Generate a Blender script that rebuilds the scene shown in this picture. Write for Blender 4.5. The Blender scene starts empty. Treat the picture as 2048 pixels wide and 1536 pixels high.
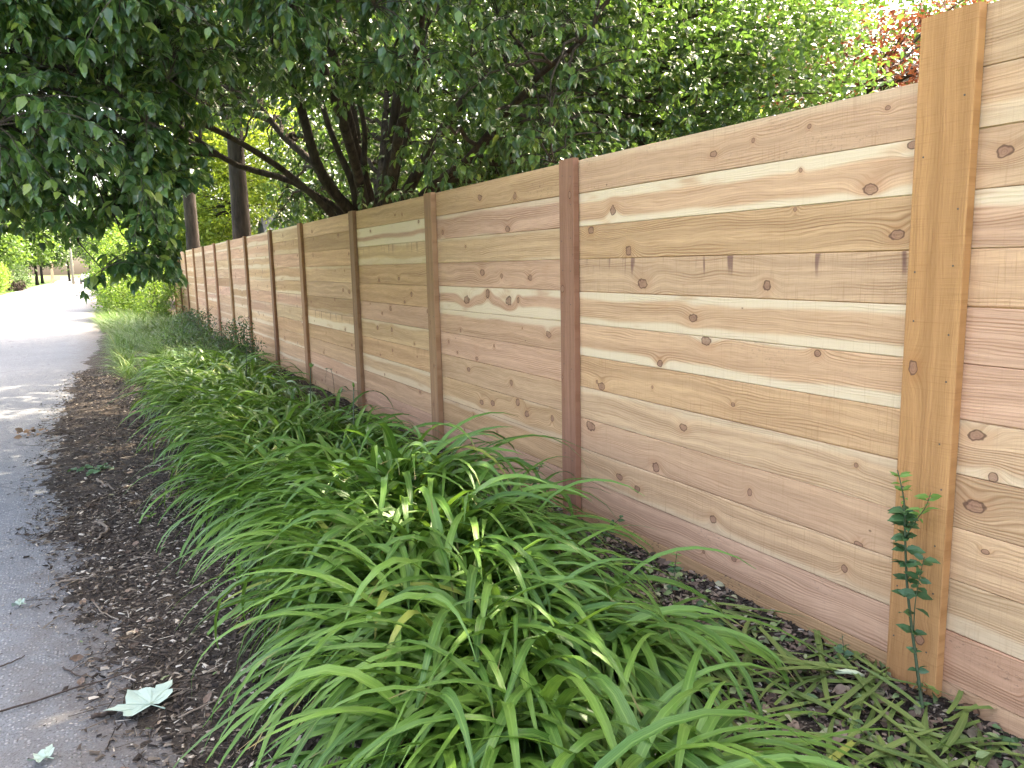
import bpy, math, random
import numpy as np
from mathutils import Vector, Matrix

random.seed(7)
rng = np.random.default_rng(11)
sc = bpy.context.scene
COL = sc.collection

# ------------------------------------------------------------------ camera
cam_d = bpy.data.cameras.new('camera')
cam = bpy.data.objects.new('camera', cam_d)
COL.objects.link(cam)
CR = Vector((0.8827591, -0.4693339, -0.0214950))
CU = Vector((0.0900944, 0.1241999, 0.9881586))
CF = Vector((0.4611066, 0.8742426, -0.1519229))
CAM = Vector((-2.427, 0.0, 1.536))
m = Matrix((CR, CU, -CF)).transposed().to_4x4()
m.translation = CAM
cam.matrix_world = m
cam_d.sensor_fit = 'HORIZONTAL'
cam_d.sensor_width = 36.0
cam_d.lens = 1570 / 2048 * 36
cam_d.clip_start = 0.05
cam_d.clip_end = 2000
sc.camera = cam

# ------------------------------------------------------------------ sky, sun, exposure
SUN_ELEV = math.radians(57)
SUN_AZ = math.radians(62)          # clockwise from +Y (along the fence) towards +X (behind the fence)
sun_dir = Vector((math.sin(SUN_AZ) * math.cos(SUN_ELEV), math.cos(SUN_AZ) * math.cos(SUN_ELEV), math.sin(SUN_ELEV)))
world = bpy.data.worlds.new('World')
sc.world = world
world.use_nodes = True
wn = world.node_tree
sky = wn.nodes.new('ShaderNodeTexSky')
sky.sky_type = 'NISHITA'
sky.sun_disc = False
sky.sun_elevation = SUN_ELEV
sky.sun_rotation = SUN_AZ
sky.air_density = 0.7
sky.dust_density = 6.0
sky.ozone_density = 1.0
bg = wn.nodes['Background']
bg.inputs['Strength'].default_value = 0.15
wn.links.new(sky.outputs['Color'], bg.inputs['Color'])
sl = bpy.data.lights.new('sun', 'SUN')
sl.energy = 2.1
sl.angle = math.radians(0.5)
sl.color = (1.0, 0.94, 0.85)
sun = bpy.data.objects.new('sun', sl)
COL.objects.link(sun)
sun.location = (20, 20, 40)
sun.rotation_euler = (-sun_dir).to_track_quat('-Z', 'Y').to_euler()
sc.view_settings.view_transform = 'Standard'
sc.view_settings.look = 'None'
sc.view_settings.gamma = 1.0
sc.view_settings.use_curve_mapping = False
sc.view_settings.exposure = 3.8
sc.view_settings.use_white_balance = True       # the photo is balanced for the shade
sc.view_settings.white_balance_temperature = 7700
sc.view_settings.white_balance_tint = 10
sc.cycles.max_bounces = 5
sc.cycles.diffuse_bounces = 3
sc.cycles.glossy_bounces = 2
sc.cycles.transmission_bounces = 4
sc.cycles.use_adaptive_sampling = True
sc.cycles.adaptive_threshold = 0.02

# ------------------------------------------------------------------ helpers
def tag(o, label=None, cat=None, group=None, kind=None):
    if label: o['label'] = label
    if cat: o['category'] = cat
    if group: o['group'] = group
    if kind: o['kind'] = kind
    return o

def link(name, me, mat=None, parent=None, loc=None, kind=None):
    o = bpy.data.objects.new(name, me)
    COL.objects.link(o)
    if mat is not None and me is not None and len(me.materials) == 0:
        me.materials.append(mat)
    if parent is not None:
        o.parent = parent
    if loc is not None:
        o.location = loc
    if kind:
        o['kind'] = kind
    return o

def thing(name, label, cat, loc=(0, 0, 0), rz=0.0, group=None):
    o = bpy.data.objects.new(name, None)
    COL.objects.link(o)
    o.empty_display_size = 0.1
    o.location = loc
    o.rotation_euler = (0, 0, rz)
    return tag(o, label, cat, group)

def raw_mesh(name, V, sizes, idx, smooth=False, attrs=None):
    V = np.asarray(V, dtype=np.float32).reshape(-1, 3)
    sizes = np.asarray(sizes, dtype=np.int32)
    idx = np.asarray(idx, dtype=np.int32)
    me = bpy.data.meshes.new(name)
    me.vertices.add(len(V))
    me.vertices.foreach_set('co', V.ravel())
    me.loops.add(len(idx))
    me.loops.foreach_set('vertex_index', idx)
    me.polygons.add(len(sizes))
    st = np.zeros(len(sizes), dtype=np.int32)
    st[1:] = np.cumsum(sizes)[:-1]
    me.polygons.foreach_set('loop_start', st)
    me.polygons.foreach_set('loop_total', sizes)
    me.update(calc_edges=True)
    me.polygons.foreach_set('use_smooth', np.full(len(sizes), bool(smooth)))
    if attrs:
        for k, a in attrs.items():
            at = me.attributes.new(k, 'FLOAT', 'POINT')
            at.data.foreach_set('value', np.asarray(a, dtype=np.float32))
    return me

class MB:
    """collects polygons for one mesh"""
    def __init__(self):
        self.V = []; self.S = []; self.I = []; self.n = 0; self.A = {}
    def add(self, V, faces, **attrs):
        V = np.asarray(V, dtype=np.float32).reshape(-1, 3)
        for f in faces:
            self.S.append(len(f)); self.I.extend([i + self.n for i in f])
        for k, a in attrs.items():
            self.A.setdefault(k, []).append(np.asarray(a, dtype=np.float32))
        self.V.append(V); self.n += len(V)
    def bulk(self, tv, tf, M, T, **attrs):
        """copies of a template; M (N,3,3) columns = local axes, T (N,3)"""
        tv = np.asarray(tv, dtype=np.float32); N = len(T); k = len(tv)
        if N == 0: return
        V = np.einsum('nij,kj->nki', M, tv) + T[:, None, :]
        ts = [len(f) for f in tf]; ti = np.concatenate([np.array(f) for f in tf])
        I = (ti[None, :] + (np.arange(N) * k)[:, None] + self.n).ravel()
        self.S.extend(np.tile(ts, N).tolist()); self.I.extend(I.tolist())
        for kk, a in attrs.items():
            self.A.setdefault(kk, []).append(np.tile(np.asarray(a, dtype=np.float32), N))
        self.V.append(V.reshape(-1, 3)); self.n += N * k
    def tube(self, P, R, sides=6, cap=True):
        P = np.asarray(P, dtype=float); R = np.broadcast_to(np.asarray(R, dtype=float), (len(P),))
        T = np.gradient(P, axis=0); T /= np.linalg.norm(T, axis=1)[:, None] + 1e-9
        up = np.array([0.0, 0.0, 1.0]) if abs(T[0][2]) < 0.9 else np.array([1.0, 0.0, 0.0])
        a = np.cross(up, T); a /= np.linalg.norm(a, axis=1)[:, None] + 1e-9
        b = np.cross(T, a)
        th = np.arange(sides) / sides * 2 * math.pi
        V = P[:, None, :] + R[:, None, None] * (np.cos(th)[None, :, None] * a[:, None, :] + np.sin(th)[None, :, None] * b[:, None, :])
        F = []
        for i in range(len(P) - 1):
            for j in range(sides):
                j2 = (j + 1) % sides
                F.append((i * sides + j, i * sides + j2, (i + 1) * sides + j2, (i + 1) * sides + j))
        if cap:
            F.append(tuple(range(sides))[::-1]); F.append(tuple((len(P) - 1) * sides + j for j in range(sides)))
        self.add(V.reshape(-1, 3), F)
    def box(self, x0, x1, y0, y1, z0, z1):
        V = [(x0, y0, z0), (x1, y0, z0), (x1, y1, z0), (x0, y1, z0), (x0, y0, z1), (x1, y0, z1), (x1, y1, z1), (x0, y1, z1)]
        self.add(V, [(0, 3, 2, 1), (4, 5, 6, 7), (0, 1, 5, 4), (1, 2, 6, 5), (2, 3, 7, 6), (3, 0, 4, 7)])
    def mesh(self, name, smooth=False):
        at = {k: np.concatenate(a) for k, a in self.A.items()}
        return raw_mesh(name, np.concatenate(self.V), self.S, self.I, smooth, at)
    def build(self, name, mat, parent=None, loc=None, smooth=False, kind=None):
        return link(name, self.mesh(name, smooth), mat, parent, loc, kind)

def unit(v):
    return v / (np.linalg.norm(v, axis=-1, keepdims=True) + 1e-9)

def frames(axis, nrm, size, wid=None):
    """(N,3,3) matrices whose columns are the leaf axis, its side and its normal"""
    a = unit(axis); s = unit(np.cross(nrm, a)); n = np.cross(a, s)
    w = size if wid is None else wid
    return np.stack([a * size[:, None], s * w[:, None], n * size[:, None]], axis=2)

def bez(p0, p1, p2, n):
    t = np.linspace(0, 1, n)[:, None]
    return (1 - t) ** 2 * p0 + 2 * t * (1 - t) * p1 + t ** 2 * p2

def smooth_path(pts, n):
    """Catmull-Rom through the points"""
    P = np.asarray(pts, dtype=float)
    P = np.vstack([2 * P[0] - P[1], P, 2 * P[-1] - P[-2]])
    seg = len(P) - 3; out = []
    for t in np.linspace(0, seg - 1e-6, n):
        i = int(t); u = t - i
        a, b, c, d = P[i:i + 4]
        out.append(0.5 * ((2 * b) + (-a + c) * u + (2 * a - 5 * b + 4 * c - d) * u ** 2 + (-a + 3 * b - 3 * c + d) * u ** 3))
    return np.array(out)

def vnoise(x, y, seed=0):
    """cheap smooth value noise on arrays"""
    def h(i, j):
        n = np.sin(i * 127.1 + j * 311.7 + seed * 74.7) * 43758.5453
        return n - np.floor(n)
    i = np.floor(x); j = np.floor(y); u = x - i; v = y - j
    u = u * u * (3 - 2 * u); v = v * v * (3 - 2 * v)
    return (h(i, j) * (1 - u) + h(i + 1, j) * u) * (1 - v) + (h(i, j + 1) * (1 - u) + h(i + 1, j + 1) * u) * v

# ------------------------------------------------------------------ material helpers
class NT:
    def __init__(self, name):
        self.mat = bpy.data.materials.new(name)
        self.mat.use_nodes = True
        self.t = self.mat.node_tree
        self.t.nodes.clear()
        self.out = self.t.nodes.new('ShaderNodeOutputMaterial')
    def n(self, typ, **kw):
        nd = self.t.nodes.new('ShaderNode' + typ)
        for k, v in kw.items():
            setattr(nd, k, v)
        return nd
    def put(self, sock, v):
        if isinstance(v, bpy.types.NodeSocket): self.t.links.new(v, sock)
        else: sock.default_value = v
    def math(self, op, a, b=None, c=None, clamp=False):
        nd = self.n('Math', operation=op, use_clamp=clamp)
        self.put(nd.inputs[0], a)
        if b is not None: self.put(nd.inputs[1], b)
        if c is not None: self.put(nd.inputs[2], c)
        return nd.outputs[0]
    def sstep(self, x, lo, hi):
        nd = self.n('MapRange', interpolation_type='SMOOTHSTEP')
        self.put(nd.inputs[0], x); nd.inputs[1].default_value = lo; nd.inputs[2].default_value = hi
        return nd.outputs[0]
    def ramp(self, x, stops):
        nd = self.n('ValToRGB'); self.put(nd.inputs[0], x)
        cr = nd.color_ramp
        while len(cr.elements) < len(stops): cr.elements.new(0.5)
        for e, (p, c) in zip(cr.elements, stops):
            e.position = p; e.color = (*c, 1)
        return nd.outputs[0]
    def mix(self, f, a, b, blend='MIX'):
        nd = self.n('Mix', data_type='RGBA', blend_type=blend)
        self.put(nd.inputs[0], f)
        for s, v in ((nd.inputs[6], a), (nd.inputs[7], b)):
            if isinstance(v, tuple): v = (*v, 1) if len(v) == 3 else v
            self.put(s, v)
        return nd.outputs[2]
    def noise(self, vec, scale, detail=3, rough=0.55, dist=0.0):
        nd = self.n('TexNoise'); self.put(nd.inputs['Vector'], vec)
        nd.inputs['Scale'].default_value = scale; nd.inputs['Detail'].default_value = detail
        nd.inputs['Roughness'].default_value = rough; nd.inputs['Distortion'].default_value = dist
        return nd.outputs[0]
    def vec(self, x, y, z):
        nd = self.n('CombineXYZ')
        for i, v in enumerate((x, y, z)): self.put(nd.inputs[i], v)
        return nd.outputs[0]
    def bsdf(self, col, rough, spec=0.5, bump=None, bstr=0.3, bdist=0.01):
        b = self.n('BsdfPrincipled')
        if isinstance(col, tuple): col = (*col, 1) if len(col) == 3 else col
        self.put(b.inputs['Base Color'], col); self.put(b.inputs['Roughness'], rough)
        b.inputs['Specular IOR Level'].default_value = spec
        if bump is not None:
            bp = self.n('Bump'); bp.inputs['Strength'].default_value = bstr; bp.inputs['Distance'].default_value = bdist
            self.put(bp.inputs['Height'], bump)
            self.t.links.new(bp.outputs[0], b.inputs['Normal'])
        return b.outputs[0]
    def done(self, shader):
        self.t.links.new(shader, self.out.inputs['Surface'])
        return self.mat

def leaf_mat(name, stops, transl=0.32, rough=0.42, spec=0.45, tcol=(0.16, 0.30, 0.02)):
    """leaf: every leaf of a crown its own shade of green, some light coming through"""
    g = NT(name)
    geo = g.n('NewGeometry')
    oi = g.n('ObjectInfo')
    r = g.math('FRACT', g.math('ADD', geo.outputs['Random Per Island'], g.math('MULTIPLY', oi.outputs['Random'], 3.7)))
    col = g.ramp(r, stops)
    p = g.bsdf(col, rough, spec)
    tr = g.n('BsdfTranslucent')
    g.put(tr.inputs[0], g.mix(0.5, col, (*tcol, 1)))
    mx = g.n('MixShader'); mx.inputs[0].default_value = transl
    g.t.links.new(p, mx.inputs[1]); g.t.links.new(tr.outputs[0], mx.inputs[2])
    return g.done(mx.outputs[0])

def bark_mat(name, c0, c1, scale=18):
    g = NT(name)
    tc = g.n('TexCoord')
    mp = g.n('Mapping'); mp.inputs['Scale'].default_value = (1, 1, 0.18)
    g.t.links.new(tc.outputs['Object'], mp.inputs[0])
    n1 = g.noise(mp.outputs[0], scale, 5, 0.65)
    n2 = g.noise(tc.outputs['Object'], 3.0, 3)
    col = g.ramp(n1, [(0.3, c0), (0.7, c1)])
    col = g.mix(g.sstep(n2, 0.5, 0.75), col, tuple(0.6 * a + 0.02 for a in c1))
    return g.done(g.bsdf(col, 0.9, 0.2, n1, 0.9, 0.03))

# ------------------------------------------------------------------ cedar
NK = 5
def cedar_mat():
    g = NT('cedar')
    tc = g.n('TexCoord'); oi = g.n('ObjectInfo')
    sp = g.n('SeparateXYZ'); g.t.links.new(tc.outputs['Object'], sp.inputs[0])
    u, v, w = sp.outputs[1], sp.outputs[2], sp.outputs[0]
    rnd = g.math('MULTIPLY', oi.outputs['Random'], 93.0)
    def attr(nm):
        a = g.n('Attribute', attribute_type='OBJECT', attribute_name=nm)
        return a
    # knots carried by each board as (along, across, radius)
    dmin = None; F = None
    for i in range(NK):
        a = attr('knot_%d' % i)
        s = g.n('SeparateXYZ'); g.t.links.new(a.outputs['Vector'], s.inputs[0])
        r = g.math('MAXIMUM', s.outputs[2], 0.0005)
        du = g.math('MULTIPLY', g.math('SUBTRACT', u, s.outputs[0]), (0.62, 0.95, 0.75, 1.15, 0.68)[i])
        dv = g.math('SUBTRACT', v, s.outputs[1])
        wob = g.noise(g.vec(g.math('MULTIPLY', u, 40.0), g.math('MULTIPLY', v, 40.0), g.math('ADD', rnd, i * 3.1)), 1.0, 1) if i == 0 else wob
        d = g.math('DIVIDE', g.math('SQRT', g.math('ADD', g.math('MULTIPLY', du, du), g.math('MULTIPLY', dv, dv))), r)
        e = g.math('EXPONENT', g.math('MULTIPLY', g.math('MULTIPLY', d, d), -0.16))
        f = g.math('MULTIPLY', g.math('MULTIPLY', e, r), 2.0)
        sgn = 1 if i % 2 == 0 else -1
        f = g.math('MULTIPLY', f, sgn)
        F = f if F is None else g.math('ADD', F, f)
        dmin = d if dmin is None else g.math('MINIMUM', dmin, d)
    dmin = g.math('ADD', dmin, g.math('MULTIPLY', g.math('SUBTRACT', wob, 0.5), 0.9))
    grain = attr('grain').outputs['Fac']
    low = g.noise(g.vec(g.math('MULTIPLY', u, 1.1), g.math('MULTIPLY', v, 4.5), rnd), 1.0, 2)
    low2 = g.noise(g.vec(g.math('MULTIPLY', u, 3.5), g.math('MULTIPLY', v, 12.0), g.math('ADD', rnd, 7.0)), 1.0, 2)
    fld = g.math('ADD', g.math('ADD', v, F), g.math('ADD', g.math('MULTIPLY', low, g.math('MULTIPLY', grain, 0.11)), g.math('MULTIPLY', low2, 0.02)))
    # growth rings
    ph = g.math('MULTIPLY', fld, 560.0)
    ring = g.math('ADD', g.math('MULTIPLY', g.math('SINE', ph), 0.5), 0.5)
    ring = g.math('POWER', ring, 1.8)
    ringamp = g.noise(g.vec(g.math('MULTIPLY', u, 1.3), g.math('MULTIPLY', fld, 22.0), g.math('ADD', rnd, 19.0)), 1.0, 2)
    ring = g.math('MULTIPLY', ring, g.sstep(ringamp, 0.38, 0.68))
    band = g.noise(g.vec(g.math('MULTIPLY', u, 0.5), g.math('MULTIPLY', fld, 30.0), g.math('ADD', rnd, 31.0)), 1.0, 3)
    fine = g.noise(g.vec(g.math('MULTIPLY', u, 9.0), g.math('MULTIPLY', fld, 420.0), rnd), 1.0, 3, 0.6)
    saw = g.noise(g.vec(g.math('MULTIPLY', u, 190.0), g.math('MULTIPLY', v, 5.0), rnd), 1.0, 2)
    blot = g.noise(g.vec(g.math('MULTIPLY', u, 5.0), g.math('MULTIPLY', v, 9.0), g.math('ADD', rnd, 3.0)), 1.0, 3)
    tint = attr('tint').outputs['Color']
    dark = g.mix(1.0, tint, (0.57, 0.47, 0.38), 'MULTIPLY')
    light = g.mix(1.0, tint, (1.20, 1.20, 1.18), 'MULTIPLY')
    col = g.mix(g.sstep(band, 0.28, 0.72), g.mix(0.25, tint, dark), light)
    col = g.mix(g.math('MULTIPLY', ring, g.math('MULTIPLY', grain, 0.75)), col, dark)
    col = g.mix(g.math('MULTIPLY', g.sstep(fine, 0.42, 0.72), 0.46), col, dark)
    col = g.mix(g.math('MULTIPLY', g.sstep(blot, 0.55, 0.85), 0.25), col, g.mix(1.0, tint, (0.85, 0.66, 0.55), 'MULTIPLY'))
    # sapwood along the edges: (lower width, upper width, strength)
    s = g.n('SeparateXYZ'); g.t.links.new(attr('sap').outputs['Vector'], s.inputs[0])
    wv = g.math('MULTIPLY', g.math('SUBTRACT', g.noise(g.vec(g.math('MULTIPLY', u, 1.1), 0.0, g.math('ADD', rnd, 51.0)), 1.0, 2), 0.5), 0.075)
    vv = g.math('ADD', g.math('ADD', v, g.math('MULTIPLY', F, 0.9)), wv)
    lo = g.sstep(g.math('SUBTRACT', g.math('ADD', s.outputs[0], -0.09), vv), -0.012, 0.012)
    hi = g.sstep(g.math('SUBTRACT', vv, g.math('SUBTRACT', 0.09, s.outputs[1])), -0.012, 0.012)
    sapm = g.math('MULTIPLY', g.math('MULTIPLY', g.math('MAXIMUM', lo, hi), s.outputs[2]), g.sstep(low2, 0.15, 0.45))
    cream = g.mix(g.math('MULTIPLY', g.math('ADD', ring, g.sstep(fine, 0.5, 0.8)), 0.18), (0.66, 0.500, 0.325), (0.54, 0.370, 0.215))
    col = g.mix(sapm, col, cream)
    # saw marks, stains, mould: (saw, stain, mould)
    s2 = g.n('SeparateXYZ'); g.t.links.new(attr('wear').outputs['Vector'], s2.inputs[0])
    col = g.mix(g.math('MULTIPLY', g.sstep(saw, 0.55, 0.75), g.math('MULTIPLY', s2.outputs[0], 0.5)), col, dark)
    st = g.noise(g.vec(g.math('MULTIPLY', u, 17.0), g.math('MULTIPLY', v, 2.2), g.math('ADD', rnd, 5.0)), 1.0, 2)
    stm = g.math('MULTIPLY', g.math('MULTIPLY', g.sstep(st, 0.56, 0.66), g.sstep(v, -0.02, 0.05)), s2.outputs[1])
    col = g.mix(g.math('MULTIPLY', stm, 0.7), col, (0.13, 0.055, 0.05))
    mo = g.noise(g.vec(g.math('MULTIPLY', u, 55.0), g.math('MULTIPLY', v, 90.0), rnd), 1.0, 3, 0.7)
    mo2 = g.noise(g.vec(g.math('MULTIPLY', u, 3.0), g.math('MULTIPLY', v, 6.0), g.math('ADD', rnd, 77.0)), 1.0, 1)
    mom = g.math('MULTIPLY', g.math('MULTIPLY', g.sstep(mo, 0.56, 0.66), g.sstep(mo2, 0.52, 0.66)), s2.outputs[2])
    col = g.mix(g.math('MULTIPLY', mom, 0.8), col, (0.055, 0.045, 0.04))
    # pin knots and flecks
    vo = g.n('TexVoronoi'); vo.inputs['Scale'].default_value = 1.0
    g.put(vo.inputs['Vector'], g.vec(g.math('MULTIPLY', u, 9.0), g.math('MULTIPLY', v, 14.0), rnd))
    spk = g.n('SeparateXYZ'); g.t.links.new(vo.outputs['Color'], spk.inputs[0])
    pin = g.math('MULTIPLY', g.sstep(vo.outputs['Distance'], 0.085, 0.04), g.math('GREATER_THAN', spk.outputs[0], 0.93))
    col = g.mix(g.math('MULTIPLY', pin, 0.75), col, (0.12, 0.06, 0.04))
    ck = g.noise(g.vec(g.math('MULTIPLY', u, 2.5), g.math('MULTIPLY', fld, 210.0), g.math('ADD', rnd, 13.0)), 1.0, 2)
    ck2 = g.noise(g.vec(g.math('MULTIPLY', u, 2.0), g.math('MULTIPLY', v, 8.0), g.math('ADD', rnd, 43.0)), 1.0, 2)
    chk = g.math('MULTIPLY', g.sstep(ck, 0.66, 0.74), g.sstep(ck2, 0.50, 0.62))
    col = g.mix(g.math('MULTIPLY', chk, 0.6), col, (0.16, 0.085, 0.045))
    # knots
    halo = g.sstep(dmin, 3.0, 1.0)
    col = g.mix(g.math('MULTIPLY', halo, 0.25), col, g.mix(1.0, tint, (0.80, 0.58, 0.45), 'MULTIPLY'))
    krings = g.math('ADD', g.math('MULTIPLY', g.math('SINE', g.math('MULTIPLY', dmin, 17.0)), 0.5), 0.5)
    kin = g.mix(g.math('MULTIPLY', krings, 0.5), (0.30, 0.155, 0.095), (0.19, 0.085, 0.05))
    col = g.mix(g.math('MULTIPLY', g.sstep(dmin, 1.05, 0.8), g.math('ADD', 0.45, g.math('MULTIPLY', wob, 0.7))), col, kin)
    edge = g.math('MULTIPLY', g.sstep(dmin, 0.72, 0.9), g.sstep(dmin, 1.12, 0.98))
    col = g.mix(g.math('MULTIPLY', edge, 0.75), col, (0.085, 0.04, 0.025))
    hgt = g.math('ADD', g.math('MULTIPLY', fine, 0.5), g.math('ADD', g.math('MULTIPLY', ring, 0.4), g.math('MULTIPLY', g.math('MULTIPLY', saw, s2.outputs[0]), 1.2)))
    return g.done(g.bsdf(col, 0.85, 0.18, hgt, 0.8, 0.003))
CEDAR = cedar_mat()

# ------------------------------------------------------------------ other materials
def asphalt_mat():
    g = NT('asphalt')
    tc = g.n('TexCoord'); ob = tc.outputs['Object']
    sp = g.n('SeparateXYZ'); g.t.links.new(ob, sp.inputs[0])
    n1 = g.noise(ob, 0.9, 4); n2 = g.noise(ob, 105.0, 3, 0.75); n3 = g.noise(ob, 7.0, 4, 0.6)
    vo = g.n('TexVoronoi'); vo.inputs['Scale'].default_value = 74.0; g.t.links.new(ob, vo.inputs['Vector'])
    vs = g.n('SeparateXYZ'); g.t.links.new(vo.outputs['Color'], vs.inputs[0])
    col = g.ramp(n1, [(0.25, (0.128, 0.135, 0.140)), (0.75, (0.180, 0.188, 0.193))])
    col = g.mix(g.math('MULTIPLY', g.sstep(n2, 0.45, 0.7), 0.7), col, (0.035, 0.036, 0.038))
    agg = g.math('MULTIPLY', g.math('GREATER_THAN', vs.outputs[0], 0.70), g.sstep(vo.outputs['Distance'], 0.55, 0.25))
    col = g.mix(g.math('MULTIPLY', agg, 0.85), col, (0.32, 0.32, 0.31))
    # hairline cracks
    vc = g.n('TexVoronoi', feature='DISTANCE_TO_EDGE'); vc.inputs['Scale'].default_value = 0.55
    wv = g.n('Vector' + 'Math', operation='ADD'); g.t.links.new(ob, wv.inputs[0])
    nn = g.n('TexNoise'); nn.inputs['Scale'].default_value = 2.2; nn.inputs['Detail'].default_value = 4; g.t.links.new(ob, nn.inputs['Vector'])
    sc_ = g.n('Vector' + 'Math', operation='SCALE'); sc_.inputs[3].default_value = 0.7; g.t.links.new(nn.outputs['Color'], sc_.inputs[0])
    g.t.links.new(sc_.outputs[0], wv.inputs[1]); g.t.links.new(wv.outputs[0], vc.inputs['Vector'])
    crack = g.math('MULTIPLY', g.sstep(vc.outputs['Distance'], 0.010, 0.003), g.sstep(n1, 0.45, 0.6))
    col = g.mix(g.math('MULTIPLY', crack, 0.6), col, (0.03, 0.03, 0.03))
    # soil washed onto the margin
    edge = g.math('ADD', sp.outputs[0], g.math('MULTIPLY', g.math('SUBTRACT', n3, 0.5), 1.0))
    col = g.mix(g.math('MULTIPLY', g.sstep(edge, -3.05, -2.35), 0.66), col, (0.085, 0.065, 0.048))
    h = g.math('ADD', g.math('MULTIPLY', n2, 0.6), g.math('MULTIPLY', agg, 0.5))
    return g.done(g.bsdf(col, 0.86, 0.3, h, 1.0, 0.010))

def soil_mat(name, c0, c1, c2, sc1=45):
    g = NT(name)
    tc = g.n('TexCoord'); ob = tc.outputs['Object']
    n1 = g.noise(ob, sc1, 5, 0.7); n2 = g.noise(ob, 1.7, 3); n3 = g.noise(ob, sc1 * 3, 3, 0.7)
    col = g.ramp(n1, [(0.3, c0), (0.62, c1), (0.78, c2)])
    col = g.mix(g.math('MULTIPLY', g.sstep(n2, 0.4, 0.7), 0.4), col, c1)
    return g.done(g.bsdf(col, 0.95, 0.15, g.math('ADD', n1, g.math('MULTIPLY', n3, 0.5)), 1.0, 0.02))

def chip_mat(name, stops, rough=0.9):
    g = NT(name)
    geo = g.n('NewGeometry')
    col = g.ramp(geo.outputs['Random Per Island'], stops)
    return g.done(g.bsdf(col, rough, 0.2))

def lily_mat(name, c_dark, c_light, c_rib, tr=0.28):
    g = NT(name)
    a = g.n('Attribute', attribute_name='across'); t = g.n('Attribute', attribute_name='along')
    geo = g.n('NewGeometry'); oi = g.n('ObjectInfo')
    r = g.math('FRACT', g.math('ADD', g.math('MULTIPLY', oi.outputs['Random'], 5.3), geo.outputs['Random Per Island']))
    col = g.mix(r, c_dark, c_light)
    st = g.math('ADD', g.math('MULTIPLY', g.math('SINE', g.math('MULTIPLY', a.outputs['Fac'], 24.0)), 0.5), 0.5)
    col = g.mix(g.math('MULTIPLY', st, 0.13), col, c_rib)
    rib = g.sstep(g.math('ABSOLUTE', a.outputs['Fac']), 0.22, 0.04)
    col = g.mix(g.math('MULTIPLY', rib, 0.35), col, c_rib)
    # pale bases, a few yellowed leaves and dry tips
    col = g.mix(g.math('MULTIPLY', g.sstep(t.outputs['Fac'], 0.28, 0.0), 0.55), col, (0.20, 0.27, 0.06))
    col = g.mix(g.math('MULTIPLY', g.math('GREATER_THAN', r, 0.985), 0.7), col, (0.33, 0.34, 0.07))
    col = g.mix(g.math('MULTIPLY', g.sstep(t.outputs['Fac'], 0.90, 0.99), g.math('GREATER_THAN', g.math('FRACT', g.math('MULTIPLY', r, 7.0)), 0.55)), col, (0.22, 0.15, 0.06))
    p = g.bsdf(col, 0.36, 0.38, st, 0.3, 0.002)
    tb = g.n('BsdfTranslucent'); g.put(tb.inputs[0], g.mix(0.4, col, (0.18, 0.32, 0.02)))
    mx = g.n('MixShader'); mx.inputs[0].default_value = tr
    g.t.links.new(p, mx.inputs[1]); g.t.links.new(tb.outputs[0], mx.inputs[2])
    return g.done(mx.outputs[0])

def plain_mat(name, col, rough=0.7, var=0.15, scale=6.0, spec=0.3):
    g = NT(name)
    tc = g.n('TexCoord')
    n1 = g.noise(tc.outputs['Object'], scale, 4)
    c = g.mix(g.math('MULTIPLY', n1, var * 2), col, tuple(x * 0.55 for x in col))
    return g.done(g.bsdf(c, rough, spec, n1, 0.3, 0.01))

M = {}
M['asphalt'] = asphalt_mat()
M['mulch'] = soil_mat('mulch', (0.026, 0.021, 0.016), (0.068, 0.053, 0.040), (0.15, 0.120, 0.092), 60)
M['soil'] = soil_mat('soil', (0.03, 0.022, 0.016), (0.07, 0.05, 0.035), (0.12, 0.09, 0.06), 20)
M['verge'] = soil_mat('verge_grass', (0.03, 0.06, 0.012), (0.07, 0.13, 0.025), (0.13, 0.17, 0.05), 14)
M['chips'] = chip_mat('bark_chips', [(0.0, (0.014, 0.011, 0.009)), (0.45, (0.044, 0.033, 0.025)), (0.74, (0.10, 0.078, 0.058)), (0.91, (0.20, 0.165, 0.125)), (0.98, (0.40, 0.35, 0.28))])
M['litter'] = chip_mat('leaf_litter', [(0.0, (0.06, 0.042, 0.03)), (0.5, (0.16, 0.11, 0.08)), (0.85, (0.24, 0.18, 0.13)), (1.0, (0.09, 0.14, 0.05))], 0.8)
M['green_litter'] = chip_mat('green_litter', [(0.0, (0.05, 0.09, 0.035)), (0.5, (0.10, 0.16, 0.06)), (0.8, (0.20, 0.24, 0.10)), (1.0, (0.30, 0.28, 0.18))], 0.6)
M['lily'] = lily_mat('daylily_leaf', (0.032, 0.102, 0.015), (0.130, 0.250, 0.040), (0.24, 0.38, 0.09))
M['cut'] = lily_mat('cut_daylily_leaf', (0.055, 0.115, 0.028), (0.17, 0.23, 0.06), (0.27, 0.33, 0.12), 0.2)
M['grass'] = lily_mat('grass_blade', (0.040, 0.105, 0.016), (0.10, 0.20, 0.032), (0.15, 0.26, 0.06), 0.3)
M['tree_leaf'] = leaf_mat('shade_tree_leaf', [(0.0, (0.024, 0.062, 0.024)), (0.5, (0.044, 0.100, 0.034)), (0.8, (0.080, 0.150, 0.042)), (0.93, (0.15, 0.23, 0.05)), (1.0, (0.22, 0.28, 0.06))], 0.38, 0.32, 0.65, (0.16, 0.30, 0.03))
M['lit_leaf'] = leaf_mat('light_tree_leaf', [(0.0, (0.045, 0.10, 0.022)), (0.6, (0.075, 0.145, 0.030)), (1.0, (0.12, 0.19, 0.04))], 0.36, 0.45, 0.4, (0.20, 0.34, 0.03))
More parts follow.
